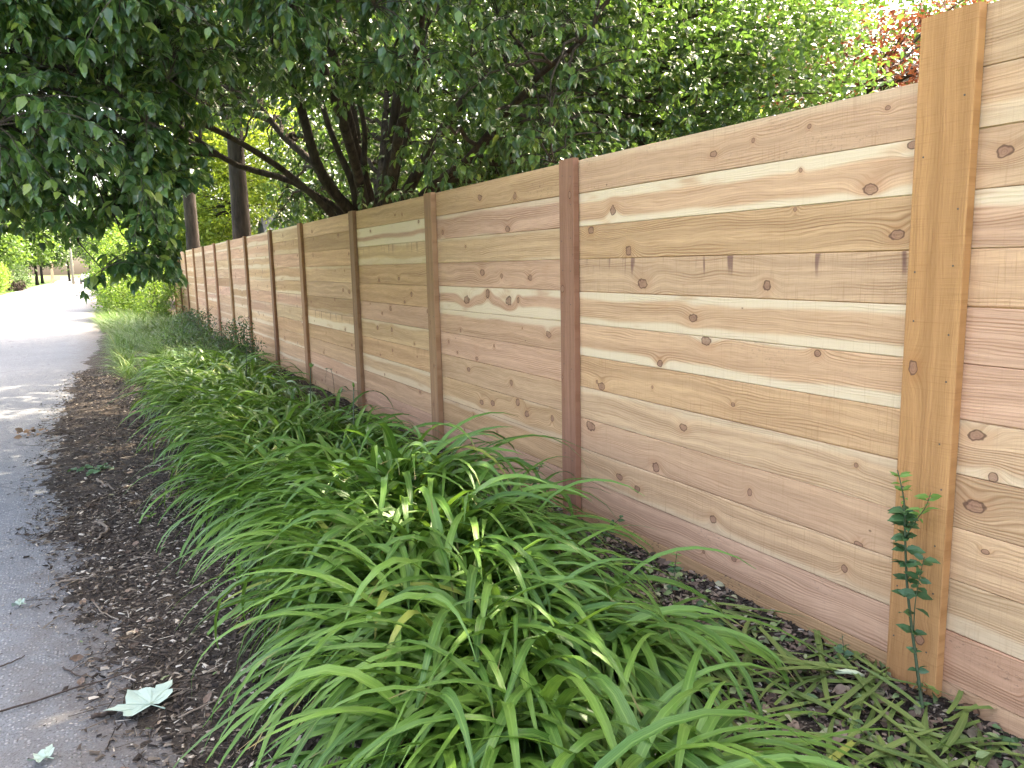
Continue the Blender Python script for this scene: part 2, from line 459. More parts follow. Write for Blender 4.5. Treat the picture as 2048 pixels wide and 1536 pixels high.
M['far_leaf'] = leaf_mat('far_tree_leaf', [(0.0, (0.025, 0.055, 0.02)), (0.6, (0.05, 0.10, 0.03)), (1.0, (0.09, 0.15, 0.045))], 0.3, 0.5, 0.4, (0.14, 0.24, 0.03))
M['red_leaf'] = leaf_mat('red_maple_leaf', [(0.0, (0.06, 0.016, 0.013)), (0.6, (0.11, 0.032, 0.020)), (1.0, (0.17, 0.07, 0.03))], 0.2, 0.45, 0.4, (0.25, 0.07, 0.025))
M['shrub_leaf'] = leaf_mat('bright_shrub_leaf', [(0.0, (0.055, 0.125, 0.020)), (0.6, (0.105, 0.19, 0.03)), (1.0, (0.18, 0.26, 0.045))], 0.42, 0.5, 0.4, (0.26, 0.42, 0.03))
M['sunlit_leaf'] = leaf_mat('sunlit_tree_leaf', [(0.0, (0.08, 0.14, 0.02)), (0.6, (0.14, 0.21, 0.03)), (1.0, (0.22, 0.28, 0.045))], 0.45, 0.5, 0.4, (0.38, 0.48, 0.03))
M['dark_shrub_leaf'] = leaf_mat('dark_shrub_leaf', [(0.0, (0.02, 0.05, 0.018)), (0.6, (0.035, 0.075, 0.025)), (1.0, (0.07, 0.12, 0.035))], 0.25, 0.45, 0.45)
M['sapling_leaf'] = leaf_mat('sapling_leaf', [(0.0, (0.030, 0.080, 0.030)), (1.0, (0.070, 0.140, 0.050))], 0.2, 0.45, 0.4)
M['young_leaf'] = leaf_mat('young_leaf', [(0.0, (0.11, 0.22, 0.04)), (1.0, (0.17, 0.29, 0.06))], 0.35, 0.45, 0.4)
M['bark'] = bark_mat('dark_bark', (0.018, 0.014, 0.011), (0.075, 0.058, 0.045))
M['bark_grey'] = bark_mat('grey_bark', (0.010, 0.008, 0.006), (0.055, 0.042, 0.031), 9)
M['twig'] = plain_mat('dry_twig', (0.20, 0.155, 0.115), 0.85, 0.5, 40)
M['twig_dark'] = plain_mat('dark_twig', (0.06, 0.042, 0.032), 0.85, 0.5, 40)
M['green_stem'] = plain_mat('green_stem', (0.06, 0.085, 0.04), 0.6, 0.4, 30)
M['pale_leaf'] = plain_mat('pale_leaf_underside', (0.30, 0.38, 0.31), 0.7, 0.10, 14)
M['vein'] = plain_mat('pale_leaf_vein', (0.27, 0.35, 0.27), 0.7, 0.1, 14)
M['dead_leaf'] = plain_mat('dead_leaf', (0.21, 0.13, 0.07), 0.8, 0.5, 20)
M['white_base'] = plain_mat('white_leaf_base', (0.44, 0.48, 0.30), 0.5, 0.1, 20)

# ------------------------------------------------------------------ the ground
def grid(x0, x1, nx, y0, y1, ny, zf):
    X, Y = np.meshgrid(np.linspace(x0, x1, nx), np.linspace(y0, y1, ny))
    Z = zf(X, Y)
    V = np.stack([X, Y, Z], axis=2).reshape(-1, 3)
    i = (np.arange(ny - 1)[:, None] * nx + np.arange(nx - 1)[None, :]).ravel()
    F = np.stack([i, i + 1, i + nx + 1, i + nx], axis=1)
    return V, F

V = [(-700, -700, -0.03), (700, -700, -0.03), (700, 700, -0.03), (-700, 700, -0.03)]
tag(link('ground', raw_mesh('ground', V, [4], [0, 1, 2, 3]), M['verge']), kind='structure')

def edge_x(y):
    """where the mulch meets the road"""
    ys = [-3, 2.4, 3.3, 4.2, 5.5, 7.9, 10.2, 13.6, 18.9, 23, 30]
    xs = [-2.2, -2.33, -2.45, -2.63, -2.80, -2.92, -2.90, -2.74, -2.40, -2.30, -2.28]
    return np.interp(y, ys, xs) + 0.12 * (vnoise(y * 1.7, y * 0 + 3, 2) - 0.5) + 0.07 * (vnoise(y * 6.0, y * 0 + 9, 4) - 0.5)

V, F = grid(-8.4, -2.05, 26, -8, 260, 220, lambda X, Y: 0.0 * X + 0.006 + 0.012 * np.clip((X + 2.0) * -0.4, 0, 1) * (vnoise(X * .5, Y * .12, 5) - .3))
tag(link('road', raw_mesh('road', V, np.full(len(F), 4), F.ravel(), True), M['asphalt']), kind='structure')

def mulch_z(X, Y):
    d = X - edge_x(Y)
    h = 0.030 * np.clip((d - .09) / 0.35, -0.6, 1) + 0.022 * (vnoise(X * 3.1, Y * 3.1, 1) - .5) * np.clip(d * 4, 0, 1) + 0.010 * (vnoise(X * 11, Y * 11, 6) - .5) + (0.012 * (vnoise(X * 31, Y * 31, 16) - .5) + 0.012 * (vnoise(X * 17, Y * 13, 18) - .5)) * np.exp(-(d / .25) ** 2)
    h = h + 0.03 * np.exp(-((X + 1.1) / 0.5) ** 2)
    return 0.012 + h
V1, F1 = grid(-3.35, 0.22, 170, -1.0, 9.0, 470, mulch_z)
V2, F2 = grid(-3.35, 0.22, 90, 9.0, 30, 300, mulch_z)
V = np.vstack([V1, V2]); F = np.vstack([F1, F2 + len(V1)])
tag(link('mulch_bed', raw_mesh('mulch_bed', V, np.full(len(F), 4), F.ravel(), True), M['mulch']), kind='structure')
V, F = grid(0.06, 30, 30, -6, 60, 60, lambda X, Y: 0.0 * X - 0.012 + 0.05 * (vnoise(X * .6, Y * .6, 8) - .5) * np.clip((X - .3), 0, 1))
tag(link('garden_soil', raw_mesh('garden_soil', V, np.full(len(F), 4), F.ravel(), True), M['soil']), kind='structure')

# loose chips and litter lying on the bed and spilling onto the road
def scatter(n, x0, x1, y0, y1, keep):
    P = np.stack([rng.uniform(x0, x1, n), y0 + (y1 - y0) * rng.power(1.0, n)], axis=1)
    return P[keep(P[:, 0], P[:, 1])]
CHV = [(-.5, -.5, 0), (.5, -.38, .05), (.42, .5, .0), (-.46, .4, .12), (0, 0, .22)]
CHF = [(0, 1, 4), (1, 2, 4), (2, 3, 4), (3, 0, 4)]
def chips(name, P, lmin, lmax, aspect, mat, lift=0.004, tilt=0.5, label=None, tmpl=(CHV, CHF)):
    n = len(P)
    z = np.maximum(mulch_z(P[:, 0], P[:, 1]), 0.010) + lift
    T = np.stack([P[:, 0], P[:, 1], z], axis=1)
    th = rng.uniform(0, 2 * math.pi, n)
    ax = np.stack([np.cos(th), np.sin(th), rng.normal(0, tilt * .5, n)], axis=1)
    nr = np.stack([rng.normal(0, tilt, n), rng.normal(0, tilt, n), np.ones(n)], axis=1)
    L = lmin + (lmax - lmin) * rng.power(0.42, n)
    b = MB(); b.bulk(tmpl[0], tmpl[1], frames(ax, nr, L, L * rng.uniform(aspect[0], aspect[1], n)), T)
    return tag(b.build(name, mat), label, kind='stuff')
inmulch = lambda x, y: rng.uniform(size=len(x)) < np.clip((x - edge_x(y)) / 0.36 + 0.62, 0, 1) ** 1.5
P = np.vstack([scatter(90000, -3.1, 0.0, 1.2, 6.0, inmulch), scatter(40000, -3.2, 0.0, 6.0, 14.0, inmulch)])
chips('bark_mulch', P, 0.004, 0.038, (0.10, 0.60), M['chips'])
near_edge = lambda x, y: rng.uniform(size=len(x)) < 0.9 * np.exp(-np.abs(x - edge_x(y) + 0.05) / 0.22) + 0.03
chips('road_grit', scatter(22000, -4.6, -2.0, 1.8, 14, near_edge), 0.003, 0.016, (0.2, 0.6), M['chips'], 0.003, 0.3)
P = np.vstack([scatter(4200, -0.95, -0.02, 1.0, 4.5, lambda x, y: x < 1), scatter(1300, -0.8, -0.02, 4.5, 13, lambda x, y: x < 1), scatter(420, -2.6, -1.5, 2.0, 9, lambda x, y: x < 1)])
chips('dry_leaf_litter', P, 0.018, 0.06, (0.7, 1.3), M['litter'], 0.010, 0.5, tmpl=([(0, 0, 0), (.3, .22, .10), (.65, .3, .06), (1, 0, .12), (.7, -.24, .16), (.3, -.28, .02), (.5, 0, -.02)], [(6, 0, 1), (6, 1, 2), (6, 2, 3), (6, 3, 4), (6, 4, 5), (6, 5, 0)]))

# ------------------------------------------------------------------ the fence
fence = thing('wooden_fence', 'long new cedar fence of horizontal boards with upright battens along the bed', 'fence', (0, 0, 0))
TOP = 2.09
ROW = 0.18
PY = [1.516, 3.755, 5.80, 7.905, 10.19, 12.13, 14.31, 16.16, 18.16, 20.13, 22.16, 24.20, 26.23, 28.25]
PW = [0.188] + [0.150] * 13

def board_mesh(L, h, name='board'):
    """a tongued board, its face towards -x, eased edges; length along y"""
    e = 0.0022; t = 0.022; hh = h / 2
    prof = [(0, -hh + e), (e, -hh), (t * .4, -hh), (t * .4, -hh - 0.008), (t * .75, -hh - 0.008), (t * .75, -hh), (t, -hh), (t, hh), (e, hh), (0, hh - e)]
    n = len(prof)
    V = [(x, -L / 2, z) for x, z in prof] + [(x, L / 2, z) for x, z in prof]
    F = [(i, i + n, (i + 1) % n + n, (i + 1) % n) for i in range(n)] + [tuple(range(n)), tuple(range(2 * n - 1, n - 1, -1))]
    b = MB(); b.add(V, F)
    me = b.mesh(name); me.materials.append(CEDAR)
    return me

TINTS = {'tan': (0.530, 0.326, 0.186), 'pink': (0.535, 0.316, 0.192), 'orange': (0.51, 0.304, 0.162), 'cream': (0.56, 0.362, 0.210),
         'grey': (0.495, 0.310, 0.184), 'brown': (0.40, 0.235, 0.122), 'rose': (0.545, 0.322, 0.205), 'yellow': (0.545, 0.346, 0.190)}
# knots seen on the three nearest bays: (along the fence, height, radius)
KN = [(1.893, 1.764, .019), (3.438, 1.797, .023), (1.74, 1.892, .014), (2.204, 1.863, .009), (1.778, 1.603, .018), (3.299, 1.586, .023), (3.64, 1.706, .019), (2.224, 1.719, .009),
      (3.182, 1.42, .024), (2.357, 1.423, .02), (2.8, 1.27, .018), (2.71, 1.169, .02), (2.091, 1.17, .015), (3.04, 1.035, .017), (3.652, .615, .026), (3.546, .856, .02), (2.86, .746, .017),
      (3.066, .504, .024), (3.374, .382, .017), (2.644, .354, .019), (3.218, .354, .019), (1.925, .362, .016), (1.869, .474, .013), (2.422, .537, .015), (1.896, .775, .009), (2.685, 1.985, .013),
      (2.17, 2.019, .009), (1.839, 2.029, .008), (2.454, 2.009, .01), (5.291, 1.277, .03), (4.938, 1.332, .028), (4.625, 1.29, .031), (4.493, 1.301, .019), (4.617, 1.758, .019), (5.697, 1.783, .019),
      (4.111, 1.103, .018), (5.293, .76, .017), (4.615, .745, .019), (4.904, .559, .020), (4.529, .622, .025), (4.408, .563, .021), (4.084, .587, .019), (5.084, .54, .019), (5.016, 1.991, .02),
      (4.505, 1.959, .019), (5.008, 1.477, .021), (4.718, 1.454, .017), (4.329, 1.443, .019), (1.435, 1.834, .017), (1.46, .967, .018), (1.40, .845, .015), (1.45, .739, .021), (1.417, .053, .017)]
# looks of the boards of the nearest bays, top to bottom: tint, (lower sap, upper sap, strength), (saw, stain, mould)
LOOK = {
    -1: [('grey', (0, 0, 0), (.5, 0, .9)), ('tan', (.07, 0, .5), (.3, 0, .1)), ('grey', (0, 0, 0), (.4, 0, 0)), ('rose', (0, .05, .9), (.2, 0, 0)), ('tan', (0, 0, 0), (.8, 0, 0)), ('rose', (0, 0, 0), (.2, 0, 0)),
         ('rose', (0, 0, 0), (.2, 0, 0)), ('cream', (.03, 0, .5), (.3, 0, 0)), ('tan', (0, 0, 0), (.3, 0, 0)), ('yellow', (0, 0, 0), (.4, 0, 0)), ('cream', (.05, 0, .5), (.4, 0, 0)), ('pink', (0, 0, 0), (.5, 0, 0)), ('tan', (0, 0, 0), (.3, 0, .2))],
    0: [('grey', (0, .03, .3), (.7, 0, .35)), ('pink', (.035, .045, .95), (.2, 0, 0)), ('orange', (0, 0, 0), (.3, 0, 0)), ('grey', (0, 0, 0), (.9, 1, .1)), ('tan', (.04, .035, .9), (.4, 0, 0)), ('tan', (.045, 0, .95), (.4, .0, .25)),
        ('orange', (0, 0, 0), (1, 0, 0)), ('cream', (0, .03, .4), (.5, 0, 0)), ('grey', (0, 0, 0), (.4, 0, 0)), ('yellow', (.03, 0, .4), (.6, 0, 0)), ('rose', (0, 0, 0), (.3, 0, .15)), ('orange', (0, 0, 0), (.4, 0, .2))],
    1: [('orange', (0, 0, 0), (.2, 0, .4)), ('rose', (0, .025, .5), (.2, 0, 0)), ('tan', (0, .02, .4), (.5, 0, .1)), ('pink', (0, 0, 0), (.3, 0, 0)), ('pink', (.06, .05, .9), (.2, 0, 0)), ('pink', (0, .03, .8), (.2, 0, 0)),
        ('rose', (0, 0, 0), (.2, 0, 0)), ('tan', (0, 0, 0), (.4, 0, 0)), ('orange', (.03, 0, .4), (.3, 0, 0)), ('orange', (0, .02, .4), (.4, 0, 0)), ('rose', (0, 0, 0), (.3, 0, 0)), ('orange', (0, 0, 0), (.4, 0, .2))],
    2: [('orange', (0, 0, 0), (.2, 0, .2)), ('rose', (.06, .08, 1), (.2, 0, .2)), ('yellow', (.06, 0, .6), (.4, .5, 0)), ('orange', (0, 0, 0), (.3, 0, 0)), ('orange', (0, 0, 0), (.3, 0, 0)), ('pink', (0, 0, 0), (.3, 0, 0)),
        ('yellow', (0, .02, .5), (.3, 0, 0)), ('orange', (0, 0, 0), (.4, .2, 0)), ('yellow', (.06, .03, .6), (.3, 0, 0)), ('tan', (0, 0, 0), (.3, 0, 0)), ('rose', (0, 0, 0), (.3, 0, 0)), ('tan', (0, 0, 0), (.3, 0, .3))],
    3: [('yellow', (0, 0, 0), (.3, 0, .1)), ('brown', (0, 0, 0), (.3, 0, 0)), ('orange', (0, 0, 0), (.5, 0, 0)), ('yellow', (0, .03, .4), (.4, .2, 0)), ('tan', (0, 0, 0), (.3, 0, 0)), ('brown', (.03, 0, .3), (.3, 0, 0)),
        ('yellow', (.09, 0, .9), (.3, .8, 0)), ('orange', (0, 0, 0), (.3, 0, 0)), ('tan', (0, 0, 0), (.4, 0, 0)), ('pink', (.03, 0, .7), (.3, 0, 0)), ('pink', (0, 0, 0), (.3, 0, 0)), ('tan', (0, 0, 0), (.3, 0, .2))],
}
def place_board(bay, row, y0, y1, ztop, zbot, meshes, nrow=12):
    L = round(y1 - y0, 3); h = round(ztop - zbot - 0.0028, 4)
    key = (L, h)
    if key not in meshes:
        meshes[key] = board_mesh(L, h)
    o = link('board', meshes[key], None, fence)
    yc, zc = (y0 + y1) / 2, (ztop + zbot) / 2
    o.location = (random.uniform(-0.0025, 0.0025), yc, zc + random.uniform(-0.0006, 0.0006))
    o.rotation_euler = (random.uniform(-0.0012, 0.0012), random.uniform(-0.006, 0.006), random.uniform(-0.0008, 0.0008))
    if bay in LOOK and row < len(LOOK[bay]):
        tn, sap, wear = LOOK[bay][row]
    else:
        tn = random.choice(['tan', 'pink', 'orange', 'cream', 'grey', 'tan', 'rose', 'yellow', 'orange'] + (['brown'] if random.random() < .3 else []))
        sap = (random.choice([0, 0, .03, .06]), random.choice([0, 0, .03]), random.uniform(.3, .9))
        wear = (random.uniform(.1, .7), random.choice([0, 0, 0, .4]), random.choice([0, 0, .1]))
    if row >= nrow - 2: wear = (wear[0], wear[1], max(wear[2], 1.0 if row == nrow - 1 else .5))
    j = [random.uniform(.92, 1.06)] * 3
    o['tint'] = [c * k * random.uniform(.98, 1.02) for c, k in zip(TINTS[tn], j)]
    o['sap'] = [float(x) for x in sap]
    o['grain'] = random.uniform(.7, 1.1)
    o['wear'] = [float(x) for x in wear]
    ks = [(y - yc, z - zc, r) for y, z, r in KN if y0 < y < y1 and zbot <= z < ztop] if bay < 2 else []
    want = len(ks) if (bay in (0, 1) and len(ks) > 1) else random.choice([1, 2, 2, 3, 4])
    while len(ks) < min(want, NK):
        ks.append((random.uniform(-L / 2, L / 2), random.uniform(-h * .42, h * .42), random.uniform(.006, .015) if bay < 2 else random.uniform(.009, .022)))
    for i in range(NK):
        k = ks[i] if i < len(ks) else (0.0, 9.0, 0.001)
        o['knot_%d' % i] = [float(x) for x in k]
    return o

meshes = {}
cent = [PY[i] + PW[i] / 2 for i in range(len(PY))]
for bay in range(-1, len(PY) - 1):
    y0 = (-0.75 if bay < 0 else cent[bay]); y1 = cent[bay + 1]
    top = TOP + (ROW if bay < 0 else 0.0) + (random.uniform(-.003, .003) if bay > 0 else 0)
    nrow = 13 if bay < 0 else 12
    for row in range(nrow):
        zt = top - row * ROW
        zb = zt - ROW if row < nrow - 1 else (0.012 if bay != 0 else 0.006)
        place_board(bay, row, y0 + 0.001, y1 - 0.001, zt, zb, meshes, nrow)

def post_mesh(H, wd, t):
    """batten: built lying along y so that its grain runs along it"""
    e = 0.003
    prof = [(-t, -wd / 2 + e), (-t + e, -wd / 2), (-0.0035, -wd / 2), (-0.0035, wd / 2), (-t + e, wd / 2), (-t, wd / 2 - e)]
    n = len(prof)
    V = [(x, -H / 2, z) for x, z in prof] + [(x, H / 2, z) for x, z in prof]
    F = [(i, (i + 1) % n, (i + 1) % n + n, i + n) for i in range(n)] + [tuple(range(n))[::-1], tuple(range(n, 2 * n))]
    b = MB(); b.add(V, F)
    me = b.mesh('post'); me.materials.append(CEDAR)
    return me
pm = {}
b = MB(); b.tube(np.array([(0.004, 0, 0), (-0.0006, 0, 0)]), [.0032, .0032], 8)
NAIL = b.mesh('nail'); NAIL.materials.append(plain_mat('nail_head', (0.10, 0.075, 0.055), .6, .3, 200))
POST_TINT = [(0.43, 0.212, 0.088), (0.29, 0.145, 0.088), (0.30, 0.165, 0.088), (0.25, 0.132, 0.070)]
PKN = {0: [(1.664, 1.164, .016), (1.584, .234, .017)], 1: [(3.792, 1.904, .014), (3.880, 1.384, .019), (3.889, .869, .010)]}
for i, y in enumerate(PY):
    top = TOP + (ROW if i == 0 else random.uniform(0.0, 0.012))
    bot = -0.05
    H = round(top - bot, 3)
    t = 0.040 if i != 2 else 0.046
    key = (H, PW[i], t)
    if key not in pm: pm[key] = post_mesh(*key)
    o = link('post', pm[key], None, fence)
    # local y -> up, local z -> along the fence
    o.rotation_euler = (math.radians(90), 0, 0)
    zc = (top + bot) / 2; yc = y + PW[i] / 2
    o.location = (0, yc, zc)
    o['tint'] = [c * random.uniform(.95, 1.05) for c in (POST_TINT[i] if i < 4 else random.choice(POST_TINT[2:]))]
    o['sap'] = [0.0, 0.0, 0.0]
    o['grain'] = .32
    o['wear'] = [0.5 if i == 0 else 0.3, 0.0, 0.0]
    ks = [(z - zc, -(yy - yc), r) for yy, z, r in PKN.get(i, [])]
    while len(ks) < (2 if i < 2 else 3): ks.append((random.uniform(-1, 1), random.uniform(-.05, .05), random.uniform(.006, .012)))
    for k in range(NK):
        o['knot_%d' % k] = [float(x) for x in (ks[k] if k < len(ks) else (0.0, 9.0, .001))]
    if i < 4:
        for r in range(12):
            for sy in (-1, 1):
                if random.random() < .25: continue
                nl = link('nail', NAIL, None, o)
                nl.location = (-t - .0004, r * ROW + .09 - H / 2 + random.uniform(-.02, .02), sy * (PW[i] / 2 - random.uniform(.022, .04)))
    o['label'] = None or ('wide honey-coloured batten' if i == 0 else 'reddish brown batten' if i == 1 else 'narrow brown batten')

# ------------------------------------------------------------------ trees
LV = [(0, 0, 0), (.30, 0, .0), (.66, 0, -.03), (1, 0, -.16), (.30, .27, .07), (.66, .20, .02), (.30, -.27, .07), (.66, -.20, .02)]
LF = [(0, 1, 4), (1, 2, 5, 4), (2, 3, 5), (0, 6, 1), (1, 6, 7, 2), (2, 7, 3)]
QV = [(0, 0, 0), (.5, .30, .05), (1, 0, -.08), (.5, -.30, .05)]
QF = [(0, 1, 2), (0, 2, 3)]

def stems_build(stems, root, mat, sides=9, name='stem'):
    samples = []; radii = []
    for pts, r0, r1 in stems:
        P = smooth_path(pts, 26)
        t = np.linspace(0, 1, 26)
        wob = np.stack([vnoise(t * 7, t * 0 + pts[-1][0] * 3.3, k) - .5 for k in (1, 2, 3)], axis=1) * 0.16 * np.sin(t * math.pi)[:, None]
        P = P + wob
        R = r0 + (r1 - r0) * t ** 0.8
        R = R * (1 + 0.12 * (vnoise(t * 11, t * 0 + pts[-1][1], 5) - .5))
        b = MB(); b.tube(P, R, sides)
        b.build(name, mat, root, smooth=True)
        samples.append(P); radii.append(R)
    return np.vstack(samples), np.concatenate(radii)

def nearest(T, S, zpen=0.8):
    out = np.zeros(len(T), dtype=int)
    for i in range(0, len(T), 400):
        d = T[i:i + 400, None, :] - S[None]
        c = np.linalg.norm(d, axis=2) + zpen * np.clip(-d[:, :, 2], 0, None)
        out[i:i + 400] = np.argmin(c, axis=1)
    return out

def grow(stemS, stemR, branch_T, twig_T, lpt, lsize, droop=0.55, mb=None, lmin=0.6):
    """branches from the stems to branch_T, twigs from the branches to twig_T, leaves along the twigs"""
    mb = mb or MB()
    bs = []
    k = nearest(branch_T, stemS, 1.2)
    for i, T in enumerate(branch_T):
        p = stemS[k[i]]; L = np.linalg.norm(T - p)
        c = (p + T) / 2 + np.array([0, 0, 0.22 * L]) + rng.normal(0, .08 * L, 3)
        P = bez(p, c, T, 11)
        P[1:-1] += rng.normal(0, .012 * L, (9, 3))
        r0 = min(stemR[k[i]] * 0.7, 0.012 + 0.010 * L)
        mb.tube(P, np.linspace(r0, 0.004, 11), 5, False)
        bs.append(P)
    S2 = np.vstack(bs + [stemS[stemS[:, 2] > 2.2]])
    k = nearest(twig_T, S2, 0.6)
    pos = []; axd = []
    for i, T in enumerate(twig_T):
        p = S2[k[i]]; L = np.linalg.norm(T - p)
        if L < 0.05: continue
        T2 = T - np.array([0, 0, droop * 0.3 * L])
        c = (p + T) / 2 + np.array([0, 0, 0.18 * L]) + rng.normal(0, .07 * L, 3)
        P = bez(p, c, T2, 7)
        mb.tube(P, np.linspace(min(.008, .003 + .003 * L), .0012, 7), 3, False)
        n = max(3, int(lpt * rng.uniform(.7, 1.3)))
        tt = 1 - (1 - lmin * 0 - 0.15) * rng.power(1.4, n) if False else rng.uniform(0.30 if L < 1 else 1 - 0.75 / L, 1.0, n)
        q = (1 - tt)[:, None] ** 2 * p + 2 * (tt * (1 - tt))[:, None] * c + (tt ** 2)[:, None] * T2
        d = unit(T2 - c)
        pos.append(q); axd.append(np.repeat(d[None], n, axis=0))
    pos = np.vstack(pos); axd = np.vstack(axd)
    n = len(pos)
    out = rng.normal(0, 1, (n, 3)); out[:, 2] *= 0.4
    ax = unit(axd * 0.55 + unit(out) * 0.9 + np.array([0, 0, -droop]) * rng.uniform(.5, 1.6, n)[:, None])
    nr = unit(np.stack([rng.normal(0, .45, n), rng.normal(0, .45, n), np.ones(n)], axis=1))
    pos = pos + ax * 0.012
    sz = lsize * rng.uniform(.5, 1.3, n)
    return mb, pos, ax, nr, sz

def project(P):
    v = P - np.array(CAM); z = v @ np.array(CF)
    return 1024 + 1570 * (v @ np.array(CR)) / z, 768 - 1570 * (v @ np.array(CU)) / z, z

# --- the broad multi-stemmed tree that leans over the fence
shade_tree = thing('shade_tree', 'broad dark green many-stemmed tree leaning over the fence and the road', 'tree')
B = np.array([0.80, 9.9, 0.0])
def st(r0, r1, *pts):
    return ([tuple(B + np.array([random.uniform(-.12, .12), random.uniform(-.12, .12), -0.05]))] + list(pts), r0, r1)
stems = [
    st(.062, .014, (.55, 9.8, 1.7), (-.2, 9.5, 2.55), (-1.2, 9.0, 3.0), (-2.4, 7.9, 3.2), (-3.2, 6.8, 2.9)),
    st(.105, .02, (.62, 9.8, 1.9), (.15, 9.5, 2.6), (-.35, 8.9, 3.5), (-1.1, 7.6, 4.6), (-1.9, 6.4, 5.1)),
    st(.07, .015, (.60, 10.0, 1.9), (.0, 10.0, 2.45), (-.9, 9.9, 2.85), (-2.1, 9.7, 3.5), (-3.6, 9.3, 4.0)),
    st(.12, .02, (.75, 9.8, 2.0), (.5, 9.5, 2.9), (.15, 9.1, 4.0), (-.4, 8.2, 5.4), (-.7, 7.2, 6.2)),
    st(.12, .02, (.85, 9.9, 2.0), (.72, 9.9, 3.0), (.55, 9.9, 4.3), (.4, 9.8, 6.0), (.3, 9.8, 6.9)),
    st(.11, .02, (.95, 9.8, 2.0), (1.0, 9.6, 3.0), (1.1, 9.2, 4.2), (1.2, 8.5, 5.6), (1.2, 7.8, 6.4)),
    st(.11, .02, (1.0, 9.7, 2.0), (1.35, 9.3, 2.8), (1.8, 8.7, 3.6), (2.4, 7.9, 4.4), (2.9, 7.2, 4.8)),
    st(.12, .02, (1.05, 9.8, 1.9), (1.6, 9.4, 2.6), (2.3, 8.8, 3.05), (3.2, 8.1, 3.6), (4.0, 7.6, 3.8)),
    st(.09, .02, (.85, 9.5, 1.8), (.75, 8.6, 2.7), (.55, 7.5, 3.5), (.35, 6.2, 4.0), (.3, 5.4, 3.9)),
    st(.09, .02, (.70, 9.6, 1.8), (.25, 8.8, 2.8), (-.5, 7.6, 3.7), (-1.5, 6.3, 4.0), (-2.3, 5.5, 3.6)),
    st(.10, .02, (1.0, 10.3, 2.0), (1.4, 11.0, 3.2), (1.8, 11.8, 4.6), (2.0, 12.4, 5.6)),
    st(.09, .02, (.65, 10.3, 2.0), (.2, 11.0, 3.1), (-.5, 11.8, 4.2), (-1.3, 12.4, 4.9)),
    st(.07, .015, (.7, 9.7, 1.9), (.35, 9.6, 2.9), (.05, 9.5, 3.9), (-.2, 9.3, 5.2)),
    st(.06, .015, (.8, 9.7, 1.9), (.62, 9.4, 2.9), (.45, 9.0, 3.9), (.3, 8.4, 5.0)),
    st(.07, .015, (.95, 9.8, 1.9), (1.15, 9.8, 2.8), (1.45, 9.7, 3.8), (1.7, 9.5, 5.2)),
    st(.08, .02, (1.0, 9.5, 1.9), (1.3, 8.5, 2.6), (1.5, 7.2, 3.2), (1.6, 6.0, 3.5)),
]
SS, SR = stems_build(stems, shade_tree, M['bark'])

def shade_crown(n, shell):
    out = []
    while sum(len(a) for a in out) < n:
        P = np.stack([rng.uniform(-5.2, 4.6, 6000), rng.uniform(4.2, 14.8, 6000), rng.uniform(1.3, 7.2, 6000)], axis=1)
        x, y, z = P.T
        q = np.stack([(x + .3) / 4.8, (y - 9.5) / 5.1, (z - 3.5) / 3.5], axis=1)
        rho = np.linalg.norm(q, axis=1) * (1 + 0.16 * (vnoise(x * 1.1 + z, y * 1.1 - z, 3) - .5))
        skirt = np.where(y < 8.3, 1.95 + 0.20 * (vnoise(x * 2.2, y * 2.2, 4)), 2.5)
        inner = 2.15 + 0.118 * y + 0.25 * (vnoise(x * 1.5, y * 1.5, 9) - .5)
        zlow = np.where(x < -2.05, skirt, np.where(x < .2, inner, 2.15))
        zlow = np.where((x > -2.05) & (x < -1.75) & (y < 7.0), 1.95 + (x + 2.05) * 3.0, zlow)
        # foliage gathers in layered sprays with gaps between them
        cl = vnoise(x * 1.6 + 10, y * 1.6 + z * 1.3, 12) * .6 + vnoise(x * 3.1, z * 3.6 + y, 14) * .4
        ok = (rho < 1) & (z > zlow) & (rng.uniform(size=len(x)) < np.where(rho > shell, 1.0, 0.36)) & (cl > 0.30)
        out.append(P[ok])
    return np.vstack(out)[:n]
BT = shade_crown(420, 0.5)
TT = shade_crown(8000, 0.60)
# a bare-tipped spray hanging low over the road
extra = np.array([(-2.25, 6.3, 1.62), (-2.38, 6.25, 1.50), (-2.50, 6.2, 1.42), (-2.15, 6.2, 1.50), (-2.1, 6.4, 1.75), (-2.3, 6.1, 1.7), (-2.0, 6.3, 1.55), (-2.05, 6.1, 1.62), (-1.98, 6.4, 1.8)])
BT = np.vstack([BT, [(-2.2, 6.3, 1.85), (-2.35, 6.2, 1.55), (-2.0, 6.0, 2.1)]])
TF = np.stack([rng.uniform(-3.2, -.2, 3000), rng.uniform(4.9, 9.8, 3000), np.zeros(3000)], axis=1)
TF[:, 2] = 2.25 + .118 * TF[:, 1] + rng.uniform(0, 1.9, 3000)
TF = TF[vnoise(TF[:, 0] * 1.6, TF[:, 1] * 1.6 + TF[:, 2] * 1.5, 33) > .36][:1700]
TG = np.stack([rng.uniform(-4.3, -2.0, 3000), rng.uniform(5.0, 8.6, 3000), rng.uniform(1.88, 3.9, 3000)], axis=1)
TG = TG[vnoise(TG[:, 0] * 1.8, TG[:, 1] * 1.6 + TG[:, 2] * 1.7, 35) > .30][:1350]
TH = np.vstack([np.stack([rng.uniform(-2.12, -1.84, 120), rng.uniform(5.8, 6.8, 120), rng.uniform(1.50, 2.4, 120)], axis=1),
                np.stack([rng.uniform(-2.10, -1.60, 150), rng.uniform(5.8, 7.0, 150), rng.uniform(2.15, 3.1, 150)], axis=1)])
rng.shuffle(TH)
BT = np.vstack([BT, TG[:40], TH[:22]])
TT = np.vstack([TT, TF, TG, TH, extra])
tw, lp, la, ln, ls = grow(SS, SR, BT, TT, 15, 0.086, 0.6)
